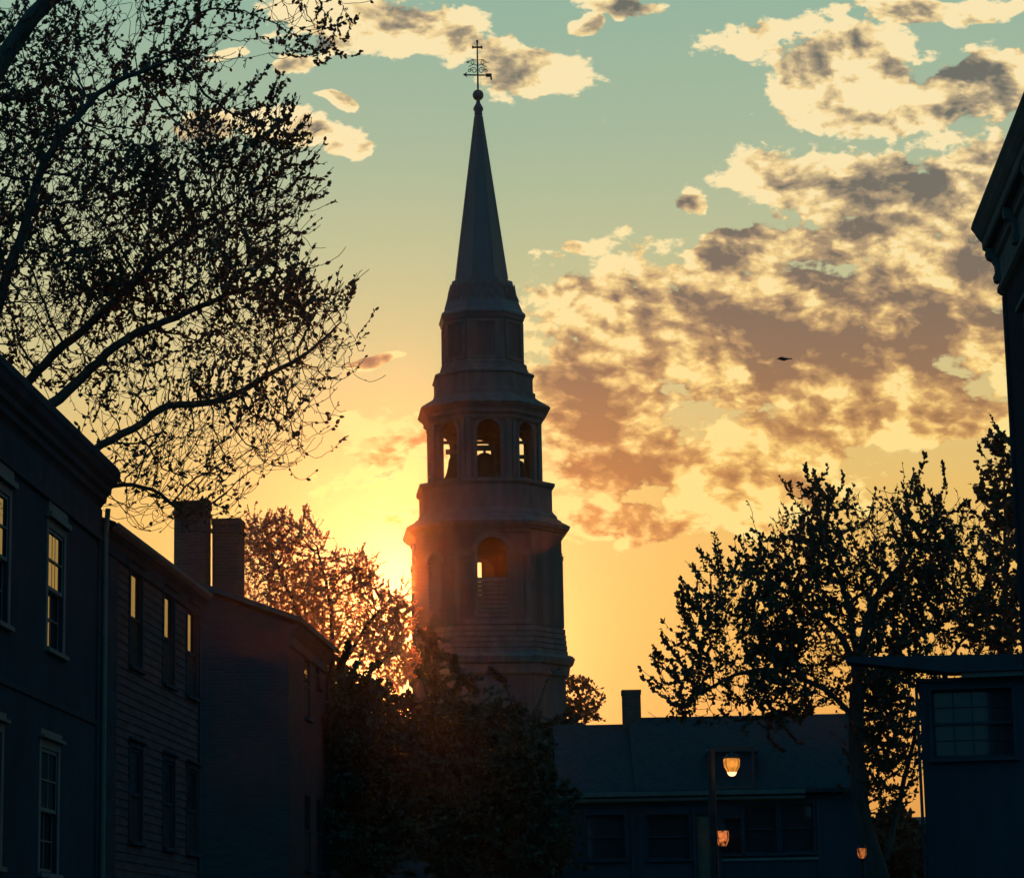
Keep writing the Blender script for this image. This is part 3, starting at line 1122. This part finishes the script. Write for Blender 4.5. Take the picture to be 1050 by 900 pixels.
for i in range(8):
    p, q = np.array(oc[i]), np.array(oc[(i + 1) % 8])
    t = (q - p)
    ln = np.linalg.norm(t)
    t = t / ln
    nm = np.array([t[1], -t[0]])

    def P(u, z, k):
        a = p + t * u + nm * k
        return (a[0], a[1], z)
    for (ua, ub, za, zb_) in ((.03, ln / 2 - .50, 33.12, 35.3), (ln / 2 + .50, ln - .03, 33.12, 35.3), (ln / 2 - .50, ln / 2 + .50, 35.15, 35.3), (ln / 2 - .50, ln / 2 + .50, 33.12, 33.3)):
        A = [P(ua, za, .09), P(ub, za, .09), P(ub, zb_, .09), P(ua, zb_, .09), P(ua, za, -.02), P(ub, za, -.02), P(ub, zb_, -.02), P(ua, zb_, -.02)]
        b.add(A, [(0, 1, 2, 3), (4, 7, 6, 5), (0, 4, 5, 1), (1, 5, 6, 2), (2, 6, 7, 3), (3, 7, 4, 0)])
b.build('lantern_trim', MT['churchtrim'], church)
b = MB()
loft(b, [(2.1, 35.3), (2.2, 35.45), (2.24, 35.62), (2.3, 35.7), (2.26, 35.85), (2.14, 35.95), (1.94, 36.5), (1.76, 37.1), (1.66, 37.6), (1.64, 37.72), (1.5, 37.74)], .46)
b.build('flared_roof', MT['copper'], church)
b = MB()
for i in range(8):                                       # raised diamond lattice on the flared roof
    o = octo(1.0, .46)
    p, q = np.array(o[i]), np.array(o[(i + 1) % 8])
    for k in range(4):
        for s in (0, 1):
            u0, u1 = k / 4, (k + 1) / 4
            if s:
                u0, u1 = u1, u0
            A = []
            for u, wd, z in ((u0, 1.955, 36.52), ((u0 + u1) / 2, 1.82, 37.0), (u1, 1.72, 37.5)):
                a = (p + (q - p) * u) * (wd + .012)
                A.append((a[0], a[1], z))
            b.tube(A, .03, 5)
b.build('roof_lattice', MT['churchtrim'], church)
b = MB()
loft(b, [(1.43, 37.7), (1.40, 37.9), (.20, 47.35), (.17, 47.5)], .44)
for i in range(8):
    a, c_ = octo(1.40, .44)[i], octo(.20, .44)[i]
    b.tube([(a[0], a[1], 37.9), (c_[0], c_[1], 47.35)], .035, 5)
b.build('spire', MT['copper'], church)
b = MB()
b.lathe([(.20, 47.4), (.24, 47.5), (.20, 47.6), (.28, 47.72), (.27, 47.85), (.13, 48.1), (.10, 48.25), (.12, 48.3)], 14)
b.lathe([(.29 * math.sin(a) + .02, 48.58 - .31 * math.cos(a)) for a in np.linspace(.1, math.pi - .1, 12)], 16)
b.build('finial', MT['copper'], church, smooth=True)
v = MB()
v.tube([(0, 0, 48.8), (0, 0, 50.2), (0, 0, 51.75)], [.055, .045, .035], 8)
v.box(-.26, .26, -.03, .03, 51.33, 51.42)
v.box(-.055, .055, -.031, .031, 51.62, 51.8)
for s in (-1, 1):
    v.box(s * .25 - .045, s * .25 + .045, -.032, .032, 51.3, 51.45)
z = 49.75
v.tube([(-.68, 0, z), (.62, 0, z)], .042, 6)
v.add([(-.82, 0.02, z + .02), (-.58, .02, z + .16), (-.66, .02, z), (-.58, .02, z - .14), (-.82, -.02, z + .02), (-.58, -.02, z + .16), (-.66, -.02, z), (-.58, -.02, z - .14)],
      [(0, 1, 2, 3), (7, 6, 5, 4), (0, 4, 5, 1), (1, 5, 6, 2), (2, 6, 7, 3), (3, 7, 4, 0)])
v.box(.45, .78, -.02, .02, z - .10, z + .10)
v.box(.70, .80, -.021, .021, z - .26, z - .101)


def scroll(cx, cz, s, r=.18, turns=1.3):
    pts = []
    for a in np.linspace(0, 2 * math.pi * turns, 22):
        rr = r * (1 - a / (2 * math.pi * turns) * .75)
        pts.append((cx + s * rr * math.cos(a), 0, cz + rr * math.sin(a)))
    v.tube(pts, .022, 5)


for s in (-1, 1):
    scroll(s * .22, 50.02, s, .2)
    scroll(s * .45, 50.0, -s, .12)
    scroll(s * .30, 50.48, s, .16)
    v.tube([(0, 0, 50.30), (s * .22, 0, 50.38), (s * .5, 0, 50.24)], .022, 5)
    v.tube([(s * .06, 0, 50.62), (s * .3, 0, 50.66), (s * .48, 0, 50.5), (s * .62, 0, 50.5)], .024, 5)
v.add([(-.66, .015, 50.5), (-.5, .015, 50.58), (-.5, .015, 50.42), (-.66, -.015, 50.5), (-.5, -.015, 50.58), (-.5, -.015, 50.42)],
      [(0, 1, 2), (5, 4, 3), (0, 3, 4, 1), (1, 4, 5, 2), (2, 5, 3, 0)])
v.build('weathervane', MT['iron'], church)
b = MB()
b.box(-1.05, 1.05, -.09, .09, 29.1, 29.32)
b.box(-2.4, 2.4, .5, .68, 28.95, 29.1)
b.box(-.62, -.5, -.06, .06, 26.42, 29.09)
b.box(.5, .62, -.06, .06, 26.42, 29.09)
b.box(-2.5, 2.5, -.75, -.6, 29.3, 29.44)
b.build('bell_frame', MT['wood'], church)
n = MB()
n.prism_y([(-4.6, 0), (4.6, 0), (4.6, 8.0), (0, 13.0), (-4.6, 8.0)], 3.95, 26)
n.build('nave_wall', MT['church'], church)
n = MB()
n.prism_y([(-4.9, 7.8), (0, 13.05), (4.9, 7.8), (4.9, 8.0), (0, 13.25), (-4.9, 8.0)], 3.93, 26.3)
n.build('nave_roof', MT['slate'], church)


def bell(x, y, z, s, label):
    cs, sn = math.cos(PHI), math.sin(PHI)
    t = thing('church_bell', (AX + x * cs - y * sn, AY + x * sn + y * cs, z), PHI, label, 'bell', 'bells hanging in the belfry')
    m = MB()
    m.lathe([(r * s, q * s) for r, q in ((.50, 0), (.52, .03), (.47, .12), (.40, .30), (.34, .55), (.31, .78), (.27, .90), (.16, .97), (.05, 1.0), (.05, 1.12))], 20)
    m.build('bell_body', MT['bronze'], t, smooth=True)
    m = MB()
    m.box(-.42 * s, .42 * s, -.07, .07, 1.08 * s, 1.28 * s)
    m.build('headstock', MT['wood'], t)
    m = MB()
    m.tube([(0, 0, .8 * s), (.02, 0, -.05 * s)], [.025, .06 * s], 8)
    m.build('clapper', MT['iron'], t)


bell(-1.58, -.60, 26.75, 1.30, 'big bronze bell silhouetted in the left arch of the belfry')
bell(.02, .0, 26.9, 1.45, 'bronze bell hanging behind the middle arch of the belfry')
bell(1.85, .1, 26.9, 1.05, 'smaller bronze bell half seen in the right arch of the belfry')


# ------------------------------------------------------------------ trees
def polyline(pts, step):
    pts = [np.array(p, float) for p in pts]
    out_ = [pts[0]]
    for i in range(len(pts) - 1):
        p0, p1, p2, p3 = pts[max(i - 1, 0)], pts[i], pts[i + 1], pts[min(i + 2, len(pts) - 1)]
        n = max(1, int(np.linalg.norm(p2 - p1) / step))
        for k in range(1, n + 1):
            t = k / n
            out_.append(.5 * (2 * p1 + (p2 - p0) * t + (2 * p0 - 5 * p1 + 4 * p2 - p3) * t * t + (3 * p1 - p0 - 3 * p2 + p3) * t ** 3))
    return out_


def grow(trunk, limbs, attract, stepl, di, dk, iters, trop):
    """Space colonisation: limbs first, then branches that reach for the attraction points."""
    pos, par = [], []
    for p in polyline(trunk, stepl):
        pos.append(p)
        par.append(len(pos) - 2)
    ntr = len(pos)
    lidx = []
    for lb in limbs:
        pl = polyline(lb, stepl)
        lidx.append([])
        jit = np.cumsum(rng.normal(0, stepl * .10, (len(pl), 3)), 0)
        jit -= np.linspace(0, 1, len(pl))[:, None] * jit[-1]
        pl = [a + b for a, b in zip(pl, jit)]
        d = np.linalg.norm(np.array(pos) - pl[0], axis=1)
        cur = int(np.argmin(d))
        for p in pl[1:]:
            pos.append(p)
            par.append(cur)
            cur = len(pos) - 1
            lidx[-1].append(cur)
    pos = np.array(pos)
    par = list(par)
    A = attract
    near = np.full(len(A), 1e9)
    ni = np.zeros(len(A), int)

    def upd(idx0):
        nonlocal near, ni
        new = pos[idx0:]
        for s in range(0, len(new), 400):
            ch_ = new[s:s + 400]
            d = np.sqrt(np.maximum(0, (A ** 2).sum(1)[:, None] + (ch_ ** 2).sum(1)[None] - 2 * A @ ch_.T))
            j = d.argmin(1)
            dm_ = d[np.arange(len(A)), j]
            b_ = dm_ < near
            near = np.where(b_, dm_, near)
            ni = np.where(b_, j + s + idx0, ni)
    upd(0)
    nchild = {}
    for it in range(iters):
        keep = near > dk
        A, near, ni = A[keep], near[keep], ni[keep]
        act = near < di
        if not act.any():
            break
        acc = np.zeros((len(pos), 3))
        v_ = A[act] - pos[ni[act]]
        v_ /= np.linalg.norm(v_, axis=1)[:, None] + 1e-9
        np.add.at(acc, ni[act], v_)
        ids = np.unique(ni[act])
        ids = np.array([i for i in ids if nchild.get(i, 0) < 3])
        if len(ids) == 0:
            break
        dr = acc[ids]
        dr /= np.linalg.norm(dr, axis=1)[:, None] + 1e-9
        dr = dr + trop + rng.normal(0, .12, dr.shape)
        dr /= np.linalg.norm(dr, axis=1)[:, None] + 1e-9
        i0 = len(pos)
        pos = np.vstack([pos, pos[ids] + dr * stepl])
        par += ids.tolist()
        for i in ids:
            nchild[i] = nchild.get(i, 0) + 1
        upd(i0)
    return pos, np.array(par), ntr, lidx


def radii(pos, par, tip, ex=2.4, rmax=1e9):
    n = len(pos)
    acc = np.zeros(n)
    for i in range(n - 1, -1, -1):
        if acc[i] == 0:
            acc[i] = tip ** ex
        if par[i] >= 0:
            acc[par[i]] += acc[i]
    return np.minimum(acc ** (1 / ex), rmax)


def branch_mesh(name, pos, par, rad, mat, parent):
    n = len(pos)
    kids = [[] for _ in range(n)]
    for i in range(n):
        if par[i] >= 0:
            kids[par[i]].append(i)
    dirn = np.zeros((n, 3))
    for i in range(n):
        d = np.zeros(3)
        if par[i] >= 0:
            e = pos[i] - pos[par[i]]
            d += e / (np.linalg.norm(e) + 1e-9)
        if kids[i]:
            k = max(kids[i], key=lambda j: rad[j])
            e = pos[k] - pos[i]
            d += e / (np.linalg.norm(e) + 1e-9)
        dirn[i] = d / (np.linalg.norm(d) + 1e-9)
    seg = [i for i in range(n) if par[i] >= 0]
    main = {i: max(kids[i], key=lambda j: rad[j]) for i in range(n) if kids[i]}
    V, Fc, off = [], [], 0
    for cls, (lo, hi) in {3: (0, .016), 5: (.016, .05), 9: (.05, 99)}.items():
        ss = np.array([i for i in seg if lo <= rad[i] < hi])
        if len(ss) == 0:
            continue
        pp = np.array([par[i] for i in ss])
        own = pos[ss] - pos[pp]
        own /= np.linalg.norm(own, axis=1)[:, None] + 1e-9
        ismain = np.array([main.get(p) == i for i, p in zip(ss, pp)])
        d0 = np.where(ismain[:, None], dirn[pp], own)
        r0 = np.where(ismain, np.minimum(rad[pp], rad[ss] * 1.35), rad[ss] * 1.1)
        d1, r1 = dirn[ss], rad[ss]
        rings = []
        for (c, d, r) in ((pos[pp], d0, r0), (pos[ss], d1, r1)):
            ref = np.tile(np.array([.31, .57, .76]), (len(ss), 1))
            a = np.cross(d, ref)
            a /= np.linalg.norm(a, axis=1)[:, None] + 1e-9
            b_ = np.cross(d, a)
            w_ = 2 * np.pi * np.arange(cls) / cls
            rings.append(c[:, None] + r[:, None, None] * (a[:, None] * np.cos(w_)[None, :, None] + b_[:, None] * np.sin(w_)[None, :, None]))
        vv = np.concatenate(rings, 1).reshape(-1, 3)
        base = off + np.arange(len(ss)) * 2 * cls
        for k in range(cls):
            k2 = (k + 1) % cls
            Fc.append(np.stack([base + k, base + k2, base + cls + k2, base + cls + k], 1))
        V.append(vv)
        off += len(vv)
    return np_mesh(name, np.vstack(V), np.vstack(Fc), mat, parent, True)


def np_mesh(name, V, Fc, mat, parent, smooth=False):
    me = bpy.data.meshes.new(name)
    k = Fc.shape[1]
    me.vertices.add(len(V))
    me.vertices.foreach_set('co', V.astype(np.float32).ravel())
    me.loops.add(Fc.size)
    me.loops.foreach_set('vertex_index', Fc.astype(np.int32).ravel())
    me.polygons.add(len(Fc))
    me.polygons.foreach_set('loop_start', np.arange(0, Fc.size, k, dtype=np.int32))
    me.polygons.foreach_set('loop_total', np.full(len(Fc), k, dtype=np.int32))
    me.update(calc_edges=True)
    me.validate()
    if smooth:
        me.shade_smooth()
    me.materials.append(mat)
    o = bpy.data.objects.new(name, me)
    COL.objects.link(o)
    o.parent = parent
    return o


LEAF = np.array([(0, 0, 0), (.32, .26, .05), (.66, .25, .03), (1, 0, -.06), (.66, -.25, .03), (.32, -.26, .05)])


def leaf_mesh(name, base, direc, size, mat, parent):
    n = len(base)
    d = direc / (np.linalg.norm(direc, axis=1)[:, None] + 1e-9)
    r = rng.normal(size=(n, 3))
    s = np.cross(d, r)
    s /= np.linalg.norm(s, axis=1)[:, None] + 1e-9
    nn = np.cross(d, s)
    V = base[:, None] + size[:, None, None] * (LEAF[None, :, 0:1] * d[:, None] + LEAF[None, :, 1:2] * s[:, None] * 1.1 + LEAF[None, :, 2:3] * nn[:, None])
    Fc = np.arange(n * 6).reshape(n, 6)
    return np_mesh(name, V.reshape(-1, 3), Fc, mat, parent)


def crown_points(ells, Y, dY, count):
    """Points filling a crown made of ellipsoidal lobes (surveyed lobe centre and radii)."""
    wsum = sum(e[4] for e in ells)
    P_ = []
    for (px, py, rx, ry, wt, *yy) in ells:
        k = int(count * wt / wsum)
        q = rng.normal(size=(k, 3))
        q /= np.linalg.norm(q, axis=1)[:, None]
        q *= rng.random(k)[:, None] ** (1 / 2.6)
        yc = yy[0] if yy else Y
        c_ = at(px, py, yc)
        m_ = yc / F_PX
        P_.append(c_ + q * np.array([rx * m_, dY, ry * m_]))
    return np.vstack(P_)


def tree(name, label, base_px, fork, limbs, ells, Y, dY, count, stepl, di, dk, tip, leaf, nleaf, mats, trop=(0, 0, .12), iters=70, bare=None, tdir=(0, 0, 0), lsp=.5, clump=.42,
         twig=3, twigl=.16, up=.5, group='trees', rmax=.4, lrad=None):
    bx = at(*base_px, Y)
    root = thing(name, (bx[0], Y, 0), 0, label, 'tree', group)
    o_ = np.array([bx[0], Y, 0.0])

    def W3(p):
        return at(p[0], p[1], Y + (p[2] if len(p) > 2 else 0)) - o_
    trunk = [np.array([0, 0, -.1])] + [W3(p) for p in fork]
    lim = [[W3(p) for p in lb] for lb in limbs]
    att = crown_points(ells, Y, dY, count) - o_
    pos, par, ntr, lidx = grow(trunk, lim, att, stepl, di, dk, iters, np.array(trop))
    # twigs on every tip, curving outward and up, with leaves along them
    has = np.zeros(len(pos), bool)
    has[par[par >= 0]] = True
    tips = np.where(~has)[0]
    P_, Q_ = [pos], [par]
    n0_ = len(pos)
    lb_, ld_ = [], []
    cen = np.array([0, 0, att[:, 2].mean()])
    cur, d = tips, None
    d = pos[tips] - pos[np.maximum(par[tips], 0)]
    d /= np.linalg.norm(d, axis=1)[:, None] + 1e-9
    cp = pos[tips]
    cnt = n0_
    for k in range(twig):
        d = d + rng.normal(0, .20, d.shape) + np.array([0, 0, up * .25]) + np.array(tdir)
        d /= np.linalg.norm(d, axis=1)[:, None]
        cp = cp + d * twigl
        P_.append(cp)
        Q_.append(cur)
        cur = np.arange(cnt, cnt + len(cp))
        cnt += len(cp)
    pos2, par2 = np.vstack(P_), np.concatenate(Q_)
    rad = radii(pos2, par2, tip, rmax=rmax)
    rad[:ntr] = np.maximum(rad[:ntr], np.linspace(rmax, rmax * .72, ntr))
    for li, rr in zip(lidx, lrad or [(rmax * .42, rmax * .10)] * len(lidx)):
        rad[li] = np.maximum(rad[li], np.linspace(rr[0], rr[1], len(li)))
    branch_mesh('trunk', pos2, par2, rad, MT['bark'], root)
    thin = np.where((rad < tip * 3.2) & (par2 >= 0))[0]
    wt = np.ones(len(thin))
    cl = pos2[thin] + o_
    ph = rng.uniform(0, 6.28, 9)
    kk = rng.normal(0, 1, (3, 9)) * (2.2 / dY * 3.2)
    wt *= np.clip(.50 + np.cos(cl @ kk + ph).sum(1) * clump, .10, 2.2)          # leaves come in clumps
    if bare:
        wt *= np.clip((cl[:, 2] - bare[0]) / (bare[1] - bare[0]), bare[2], 1)
    pick = rng.choice(thin, nleaf, p=wt / wt.sum())
    f_ = rng.random(nleaf)[:, None]
    b_ = pos2[pick] * f_ + pos2[par2[pick]] * (1 - f_)
    e_ = pos2[pick] - pos2[par2[pick]]
    e_ /= np.linalg.norm(e_, axis=1)[:, None] + 1e-9
    dd = e_ * .7 + rng.normal(0, lsp, e_.shape)
    leaf_mesh('crown', b_, dd, leaf * rng.uniform(.45, 1.0, nleaf) ** 1.3 * 1.3, mats, root)
    print(name, len(pos), len(pos2), len(tips))
    return root


G1 = 'trees around the street and church'
tree('elm_tree', 'large spreading tree with budding twigs leaning over the left house roofs', (-78, 985),
     [(-76, 900), (-74, 760), (-72, 650)],
     [[(-72, 650), (-35, 530), (15, 450), (63, 412), (100, 373), (140, 345), (200, 318), (270, 290)],
      [(-72, 700), (-10, 560), (60, 480), (103, 456), (133, 440), (163, 421), (213, 409), (258, 391), (305, 366), (350, 330)],
      [(-72, 650), (-50, 500, 1), (0, 440, 1), (40, 392, 1), (57, 366, 1), (100, 330, 1), (160, 270, 1), (230, 215, 1)],
      [(-72, 640), (-50, 430, -1), (-5, 320, -1), (25, 230, -1), (55, 150, -1), (110, 90, -1), (180, 60, -1)],
      [(-74, 640), (-85, 380, -2), (-55, 170, -2), (0, 72, -2), (52, 4, -2), (140, -50, -2), (230, -40, -2), (330, -8, -2)],
      [(-72, 720), (0, 600, 1), (70, 520, 1), (120, 498, 1), (160, 500, 1), (190, 530, 1)],
      [(-74, 640), (-120, 450), (-200, 300), (-260, 200)]],
     [(100, 235, 190, 100, 1.5), (20, 130, 100, 100, .55), (110, 70, 70, 45, .2), (178, 50, 34, 34, .12), (30, 30, 50, 40, .12), (240, 190, 75, 85, .55), (245, 315, 105, 46, .5),
      (205, 430, 120, 70, .4), (315, 348, 50, 40, .22), (165, 495, 90, 45, .2), (290, 4, 80, 16, .16), (215, 20, 40, 20, .05), (-150, 250, 150, 230, .8), (60, 340, 100, 60, .4),
      (270, 435, 60, 50, .12)],
     40.5, 3.2, 12000, .15, 1.1, .20, .0055, .082, 58000, MT['leaf'], trop=(.12, 0, .18), iters=90, twig=7, twigl=.10, up=.8, tdir=(.12, 0, .05), lsp=.38, group=G1, rmax=.40, lrad=[(.15, .03), (.11, .015), (.12, .03), (.045, .010), (.22, .09), (.06, .02), (.15, .05)], bare=(9.2, 12.2, .22))

tree('broadleaf_tree', 'big leafy tree with dark twisting trunk right of the low end house', (912, 985),
     [(908, 930), (902, 895), (884, 835), (878, 760), (879, 700)],
     [[(880, 700), (862, 650), (815, 610), (760, 590)], [(880, 690), (868, 620), (850, 570), (834, 520)], [(880, 690), (895, 620), (925, 575), (962, 530)],
      [(880, 710), (915, 670), (965, 640), (1015, 600)], [(834, 520), (833, 505)], [(890, 540), (898, 502)], [(962, 530), (970, 508)], [(760, 590), (716, 585)], [(834, 525), (802, 530)], [(815, 610), (790, 570), (776, 548)], [(879, 740), (840, 705), (780, 690), (710, 715)], [(903, 895), (925, 820, 1), (938, 750, 1), (950, 700, 1), (1000, 640, 1)],
      [(880, 700), (905, 580, 2), (890, 540, 2)]],
     [(765, 655, 70, 70, .7), (838, 605, 70, 75, 1), (940, 592, 92, 70, 1.1), (1005, 615, 55, 80, .6), (865, 680, 120, 55, .9), (912, 770, 34, 75, .55), (930, 720, 40, 50, .4), (800, 715, 70, 30, .35), (705, 710, 26, 36, .16),
      (835, 535, 22, 30, .12), (925, 530, 26, 26, .12), (750, 610, 36, 36, .2)],
     62, 3.4, 8500, .22, 1.4, .31, .007, .11, 60000, MT['leaf'], trop=(-.03, 0, .14), iters=80, twig=6, twigl=.14, up=.9, tdir=(-.05, 0, .04), lsp=.45, clump=.27, lrad=[(.10, .02), (.10, .02), (.10, .02), (.09, .02)] + [(.02, .008)] * 6 + [(.07, .015), (.08, .02), (.06, .015)], group=G1, rmax=.24)
tree('slender_tree', 'narrow leafy tree rising beside the cornice of the right townhouse', (1045, 985),
     [(1045, 900), (1043, 700)], [[(1043, 700), (1035, 600), (1028, 470)], [(1043, 700), (1070, 600), (1085, 500)]],
     [(1028, 520, 22, 85, 1), (1065, 560, 45, 110, 1.2), (1025, 640, 30, 60, .6)], 72, 1.6, 2200, .24, 1.5, .34, .008, .16, 13000, MT['leaf'], group=G1, rmax=.2, twigl=.2, up=.7)
tree('sunlit_tree', 'airy budding tree glowing against the sun between the chimneys and the steeple', (345, 985),
     [(345, 900), (342, 760), (338, 700)],
     [[(338, 700), (310, 640), (280, 570)], [(338, 700), (340, 630), (325, 560)], [(338, 700), (370, 650), (395, 620)], [(340, 740), (380, 690), (412, 660)]],
     [(285, 585, 46, 54, 1), (345, 615, 52, 50, 1), (388, 645, 36, 46, .9), (310, 650, 50, 40, .6), (402, 675, 24, 30, .5), (268, 560, 26, 30, .35), (314, 552, 18, 20, .2), (408, 625, 14, 20, .15), (372, 588, 14, 14, .1)],
     104, 3.2, 10000, .22, 1.6, .27, .007, .095, 75000, MT['leafwarm'], trop=(.05, 0, .12), group=G1, rmax=.3, twig=4, twigl=.16, up=.8)
tree('small_tree', 'small sparse tree just right of the steeple, above the end house roof', (585, 985),
     [(585, 900), (586, 780)], [[(586, 780), (592, 720), (600, 695)], [(586, 780), (575, 720)]],
     [(590, 722, 26, 34, 1)], 165, 2.2, 500, .34, 1.8, .45, .012, .26, 2600, MT['leaf'], group=G1, rmax=.25, twigl=.25)
for (lab, bx_, top, els, nl, yy) in (
        ('dark bushy tree below the glowing airy tree, beside the gabled house', 362, 700, [(352, 740, 34, 62, .8), (385, 760, 46, 58, 1), (360, 840, 60, 60, 1)], 19000, 94),
        ('dark bushy street tree beside the low house behind the gabled house', 370, 720, [(368, 760, 36, 58, .8), (390, 800, 34, 60, .7), (372, 850, 48, 60, 1), (350, 720, 16, 40, .2)], 17000, 66.8),
        ('dark low bushy tree covering the left end of the end house', 530, 775, [(528, 805, 44, 40, .9), (535, 862, 54, 56, 1), (495, 860, 50, 70, .8)], 17000, 74),
        ('dark shrubby tree low in the gap between the end house and the low shop', 918, 850, [(912, 872, 34, 34, 1), (880, 880, 30, 30, .5), (940, 880, 30, 34, .5)], 12000, 101),
        ('dark dense tree in front of the left foot of the steeple', 452, 690, [(450, 765, 40, 52, 1), (422, 790, 44, 50, 1), (470, 840, 60, 65, 1.2), (440, 675, 12, 40, .10), (470, 700, 24, 24, .08)], 18000, 98),
        ('dark dense tree in front of the right foot of the steeple', 540, 700, [(540, 770, 38, 48, 1), (505, 760, 34, 44, .8), (545, 840, 55, 65, 1.2), (568, 780, 28, 46, .6)], 18000, 100),
        ('dark low tree filling the gap left of the end house', 590, 800, [(590, 850, 40, 60, 1), (400, 860, 20, 20, .01)], 9000, 90)):
    tree('bushy_tree', lab, (bx_, 985), [(bx_, 900), (bx_, top + 60)],
         [[(bx_, top + 60), (bx_ - 14, top + 25), (bx_ - 22, top)], [(bx_, top + 60), (bx_ + 14, top + 25), (bx_ + 20, top)]],
         els, yy, 2.4 * yy / 96, 2600, .28 * yy / 96, 1.7, .36 * yy / 96, .011, .19 * yy / 96, int(nl * 3.2), MT['leafdark'], group=G1, rmax=.3, twigl=.24)


# ------------------------------------------------------------------ street lamps
def lantern(parent, r, zb, h, mat, n=8):
    """Glass lantern body, iron cap and bars hung with its top at zb + h."""
    m = MB()
    m.lathe([(r * .55, zb), (r * .95, zb + h * .30), (r, zb + h * .62), (r * .92, zb + h * .72)], n)
    gl = m.build('lamp_glass', mat, parent)
    m = MB()
    m.lathe([(r * 1.06, zb + h * .721), (r * 1.1, zb + h * .75), (r * .72, zb + h * .86), (r * .60, zb + h * .99), (r * .2, zb + h), (r * .1, zb + h * 1.12)], n)
    m.build('lamp_cap', MT['iron'], parent)
    m = MB()
    m.lathe([(r * .2, zb - h * .22), (r * .42, zb - h * .16), (r * .6, zb - .004)], n)
    m.build('lamp_finial', MT['lampcore'] if n == 8 else MT['iron'], parent)
    m = MB()
    for k in range(4):
        a = math.pi / 4 + k * math.pi / 2
        m.tube([(r * q * math.cos(a), r * q * math.sin(a), zb + h * zz) for q, zz in ((.58, 0), (.98, .3), (1.03, .62), (.96, .72))], .008, 4)
    m.build('lamp_bar', MT['iron'], parent)


p = at(733, 900, 54)
lampT = thing('street_lamp', (p[0], 54, 0), 0, 'street lamp with glowing amber lantern on a square bracket, in front of the end house', 'street lamp', 'street lamps')
m = MB()
m.lathe([(.16, 0), (.16, .5), (.11, .6), (.09, 1.2), (.075, 5.60), (.09, 5.63), (.05, 5.68)], 12)
m.build('post', MT['iron'], lampT)
m = MB()
m.box(.0, .88, -.025, .025, 5.655, 5.70)
m.box(.84, .88, -.024, .024, 4.9, 5.654)
m.box(.0, .88, -.023, .023, 4.88, 4.91)
m.build('bracket', MT['iron'], lampT)
sub = bpy.data.objects.new('lantern', None)
COL.objects.link(sub)
sub.parent = lampT
sub.location = (.42, 0, 0)
lantern(sub, .17, 5.20, .38, MT['lamp'])
pl = bpy.data.lights.new('lantern_light', 'POINT')
pl.energy = 5
pl.color = (1, .45, .12)
pl.shadow_soft_size = .05
po = bpy.data.objects.new('lantern_light', pl)
COL.objects.link(po)
po.parent = sub
po.location = (0, -.35, 5.3)

p = at(742, 870, 79.4)
wl = thing('wall_lantern', (p[0], 79.72, 0), 0, 'flickering amber wall lantern beside the door of the end house', 'wall lantern')
lantern(wl, .20, p[2] + .10, .62, MT['lampred'], 10)
m = MB()
m.box(-.05, .05, 0.05, .275, p[2] + .6, p[2] + .66)
m.box(-.1, .1, .24, .276, p[2] + .3, p[2] + .9)
m.build('bracket', MT['iron'], wl)

p = at(884, 881, 58)
l2 = thing('street_lamp', (p[0], 58, 0), 0, 'small dim amber lamp on a thin post, against the trunk of the right tree', 'street lamp', 'street lamps')
m = MB()
m.lathe([(.09, 0), (.09, .4), (.05, .5), (.035, p[2] - .06), (.06, p[2] + .025)], 10)
m.build('post', MT['iron'], l2)
lantern(l2, .10, p[2] + .03, .30, MT['lampred'], 10)

# ------------------------------------------------------------------ bird
bp_ = at(804, 368, 85)
bm = MB()


def loft_pts(secs):
    rings = []
    for (c_, rx, rz, ax) in secs:
        rings.append([(c_[0] + ax[0] * rx * math.cos(2 * math.pi * k / 8), c_[1] + ax[1] * rx * math.cos(2 * math.pi * k / 8), c_[2] + rz * math.sin(2 * math.pi * k / 8)) for k in range(8)])
    bm.tube_rings(rings)


loft_pts([((.25, 0, 0), .005, .005, (0, 1)), ((.20, 0, .01), .022, .022, (0, 1)), ((.16, 0, .015), .038, .038, (0, 1)), ((.10, 0, .0), .05, .045, (0, 1)),
          ((0, 0, -.01), .065, .058, (0, 1)), ((-.10, 0, -.005), .045, .035, (0, 1)), ((-.16, 0, .0), .04, .014, (0, 1)), ((-.27, 0, .01), .06, .006, (0, 1))])
for s in (-1, 1):
    pts = [((.07, s * .04, .02), .09, .014), ((.05, s * .16, .04), .09, .012), ((-.03, s * .30, .03 - .03 * s), .075, .010), ((-.14, s * .42, -.02 - .05 * s), .03, .006)]
    rings = []
    for c_, ch_, th in pts:
        rings.append([(c_[0] + ch_ * a, c_[1], c_[2] + th * b_) for a, b_ in ((1, 0), (.4, 1), (-.4, .7), (-1, 0), (-.4, -.6), (.4, -.8))])
    bm.tube_rings(rings)
bird = bm.build('bird', MT['feather'])
bird.location = bp_
bird.rotation_euler = (R(-5), R(-4), R(160))
tag(bird, 'small black bird gliding in front of the big cloud', 'bird')

# ------------------------------------------------------------------ evening haze
hz = MB()
hz.box(-705, 705, -705, 705, -1.0, 56)
hm = bpy.data.materials.new('evening_haze')
hm.use_nodes = True
t = hm.node_tree
t.nodes.clear()
pv = t.nodes.new('ShaderNodeVolumePrincipled')
pv.inputs['Color'].default_value = (0.95, 0.9, 0.85, 1)
pv.inputs['Density'].default_value = 0.0001
pv.inputs['Anisotropy'].default_value = 0.972
o = t.nodes.new('ShaderNodeOutputMaterial')
t.links.new(pv.outputs[0], o.inputs['Volume'])
tag(hz.build('haze', hm), kind='stuff')
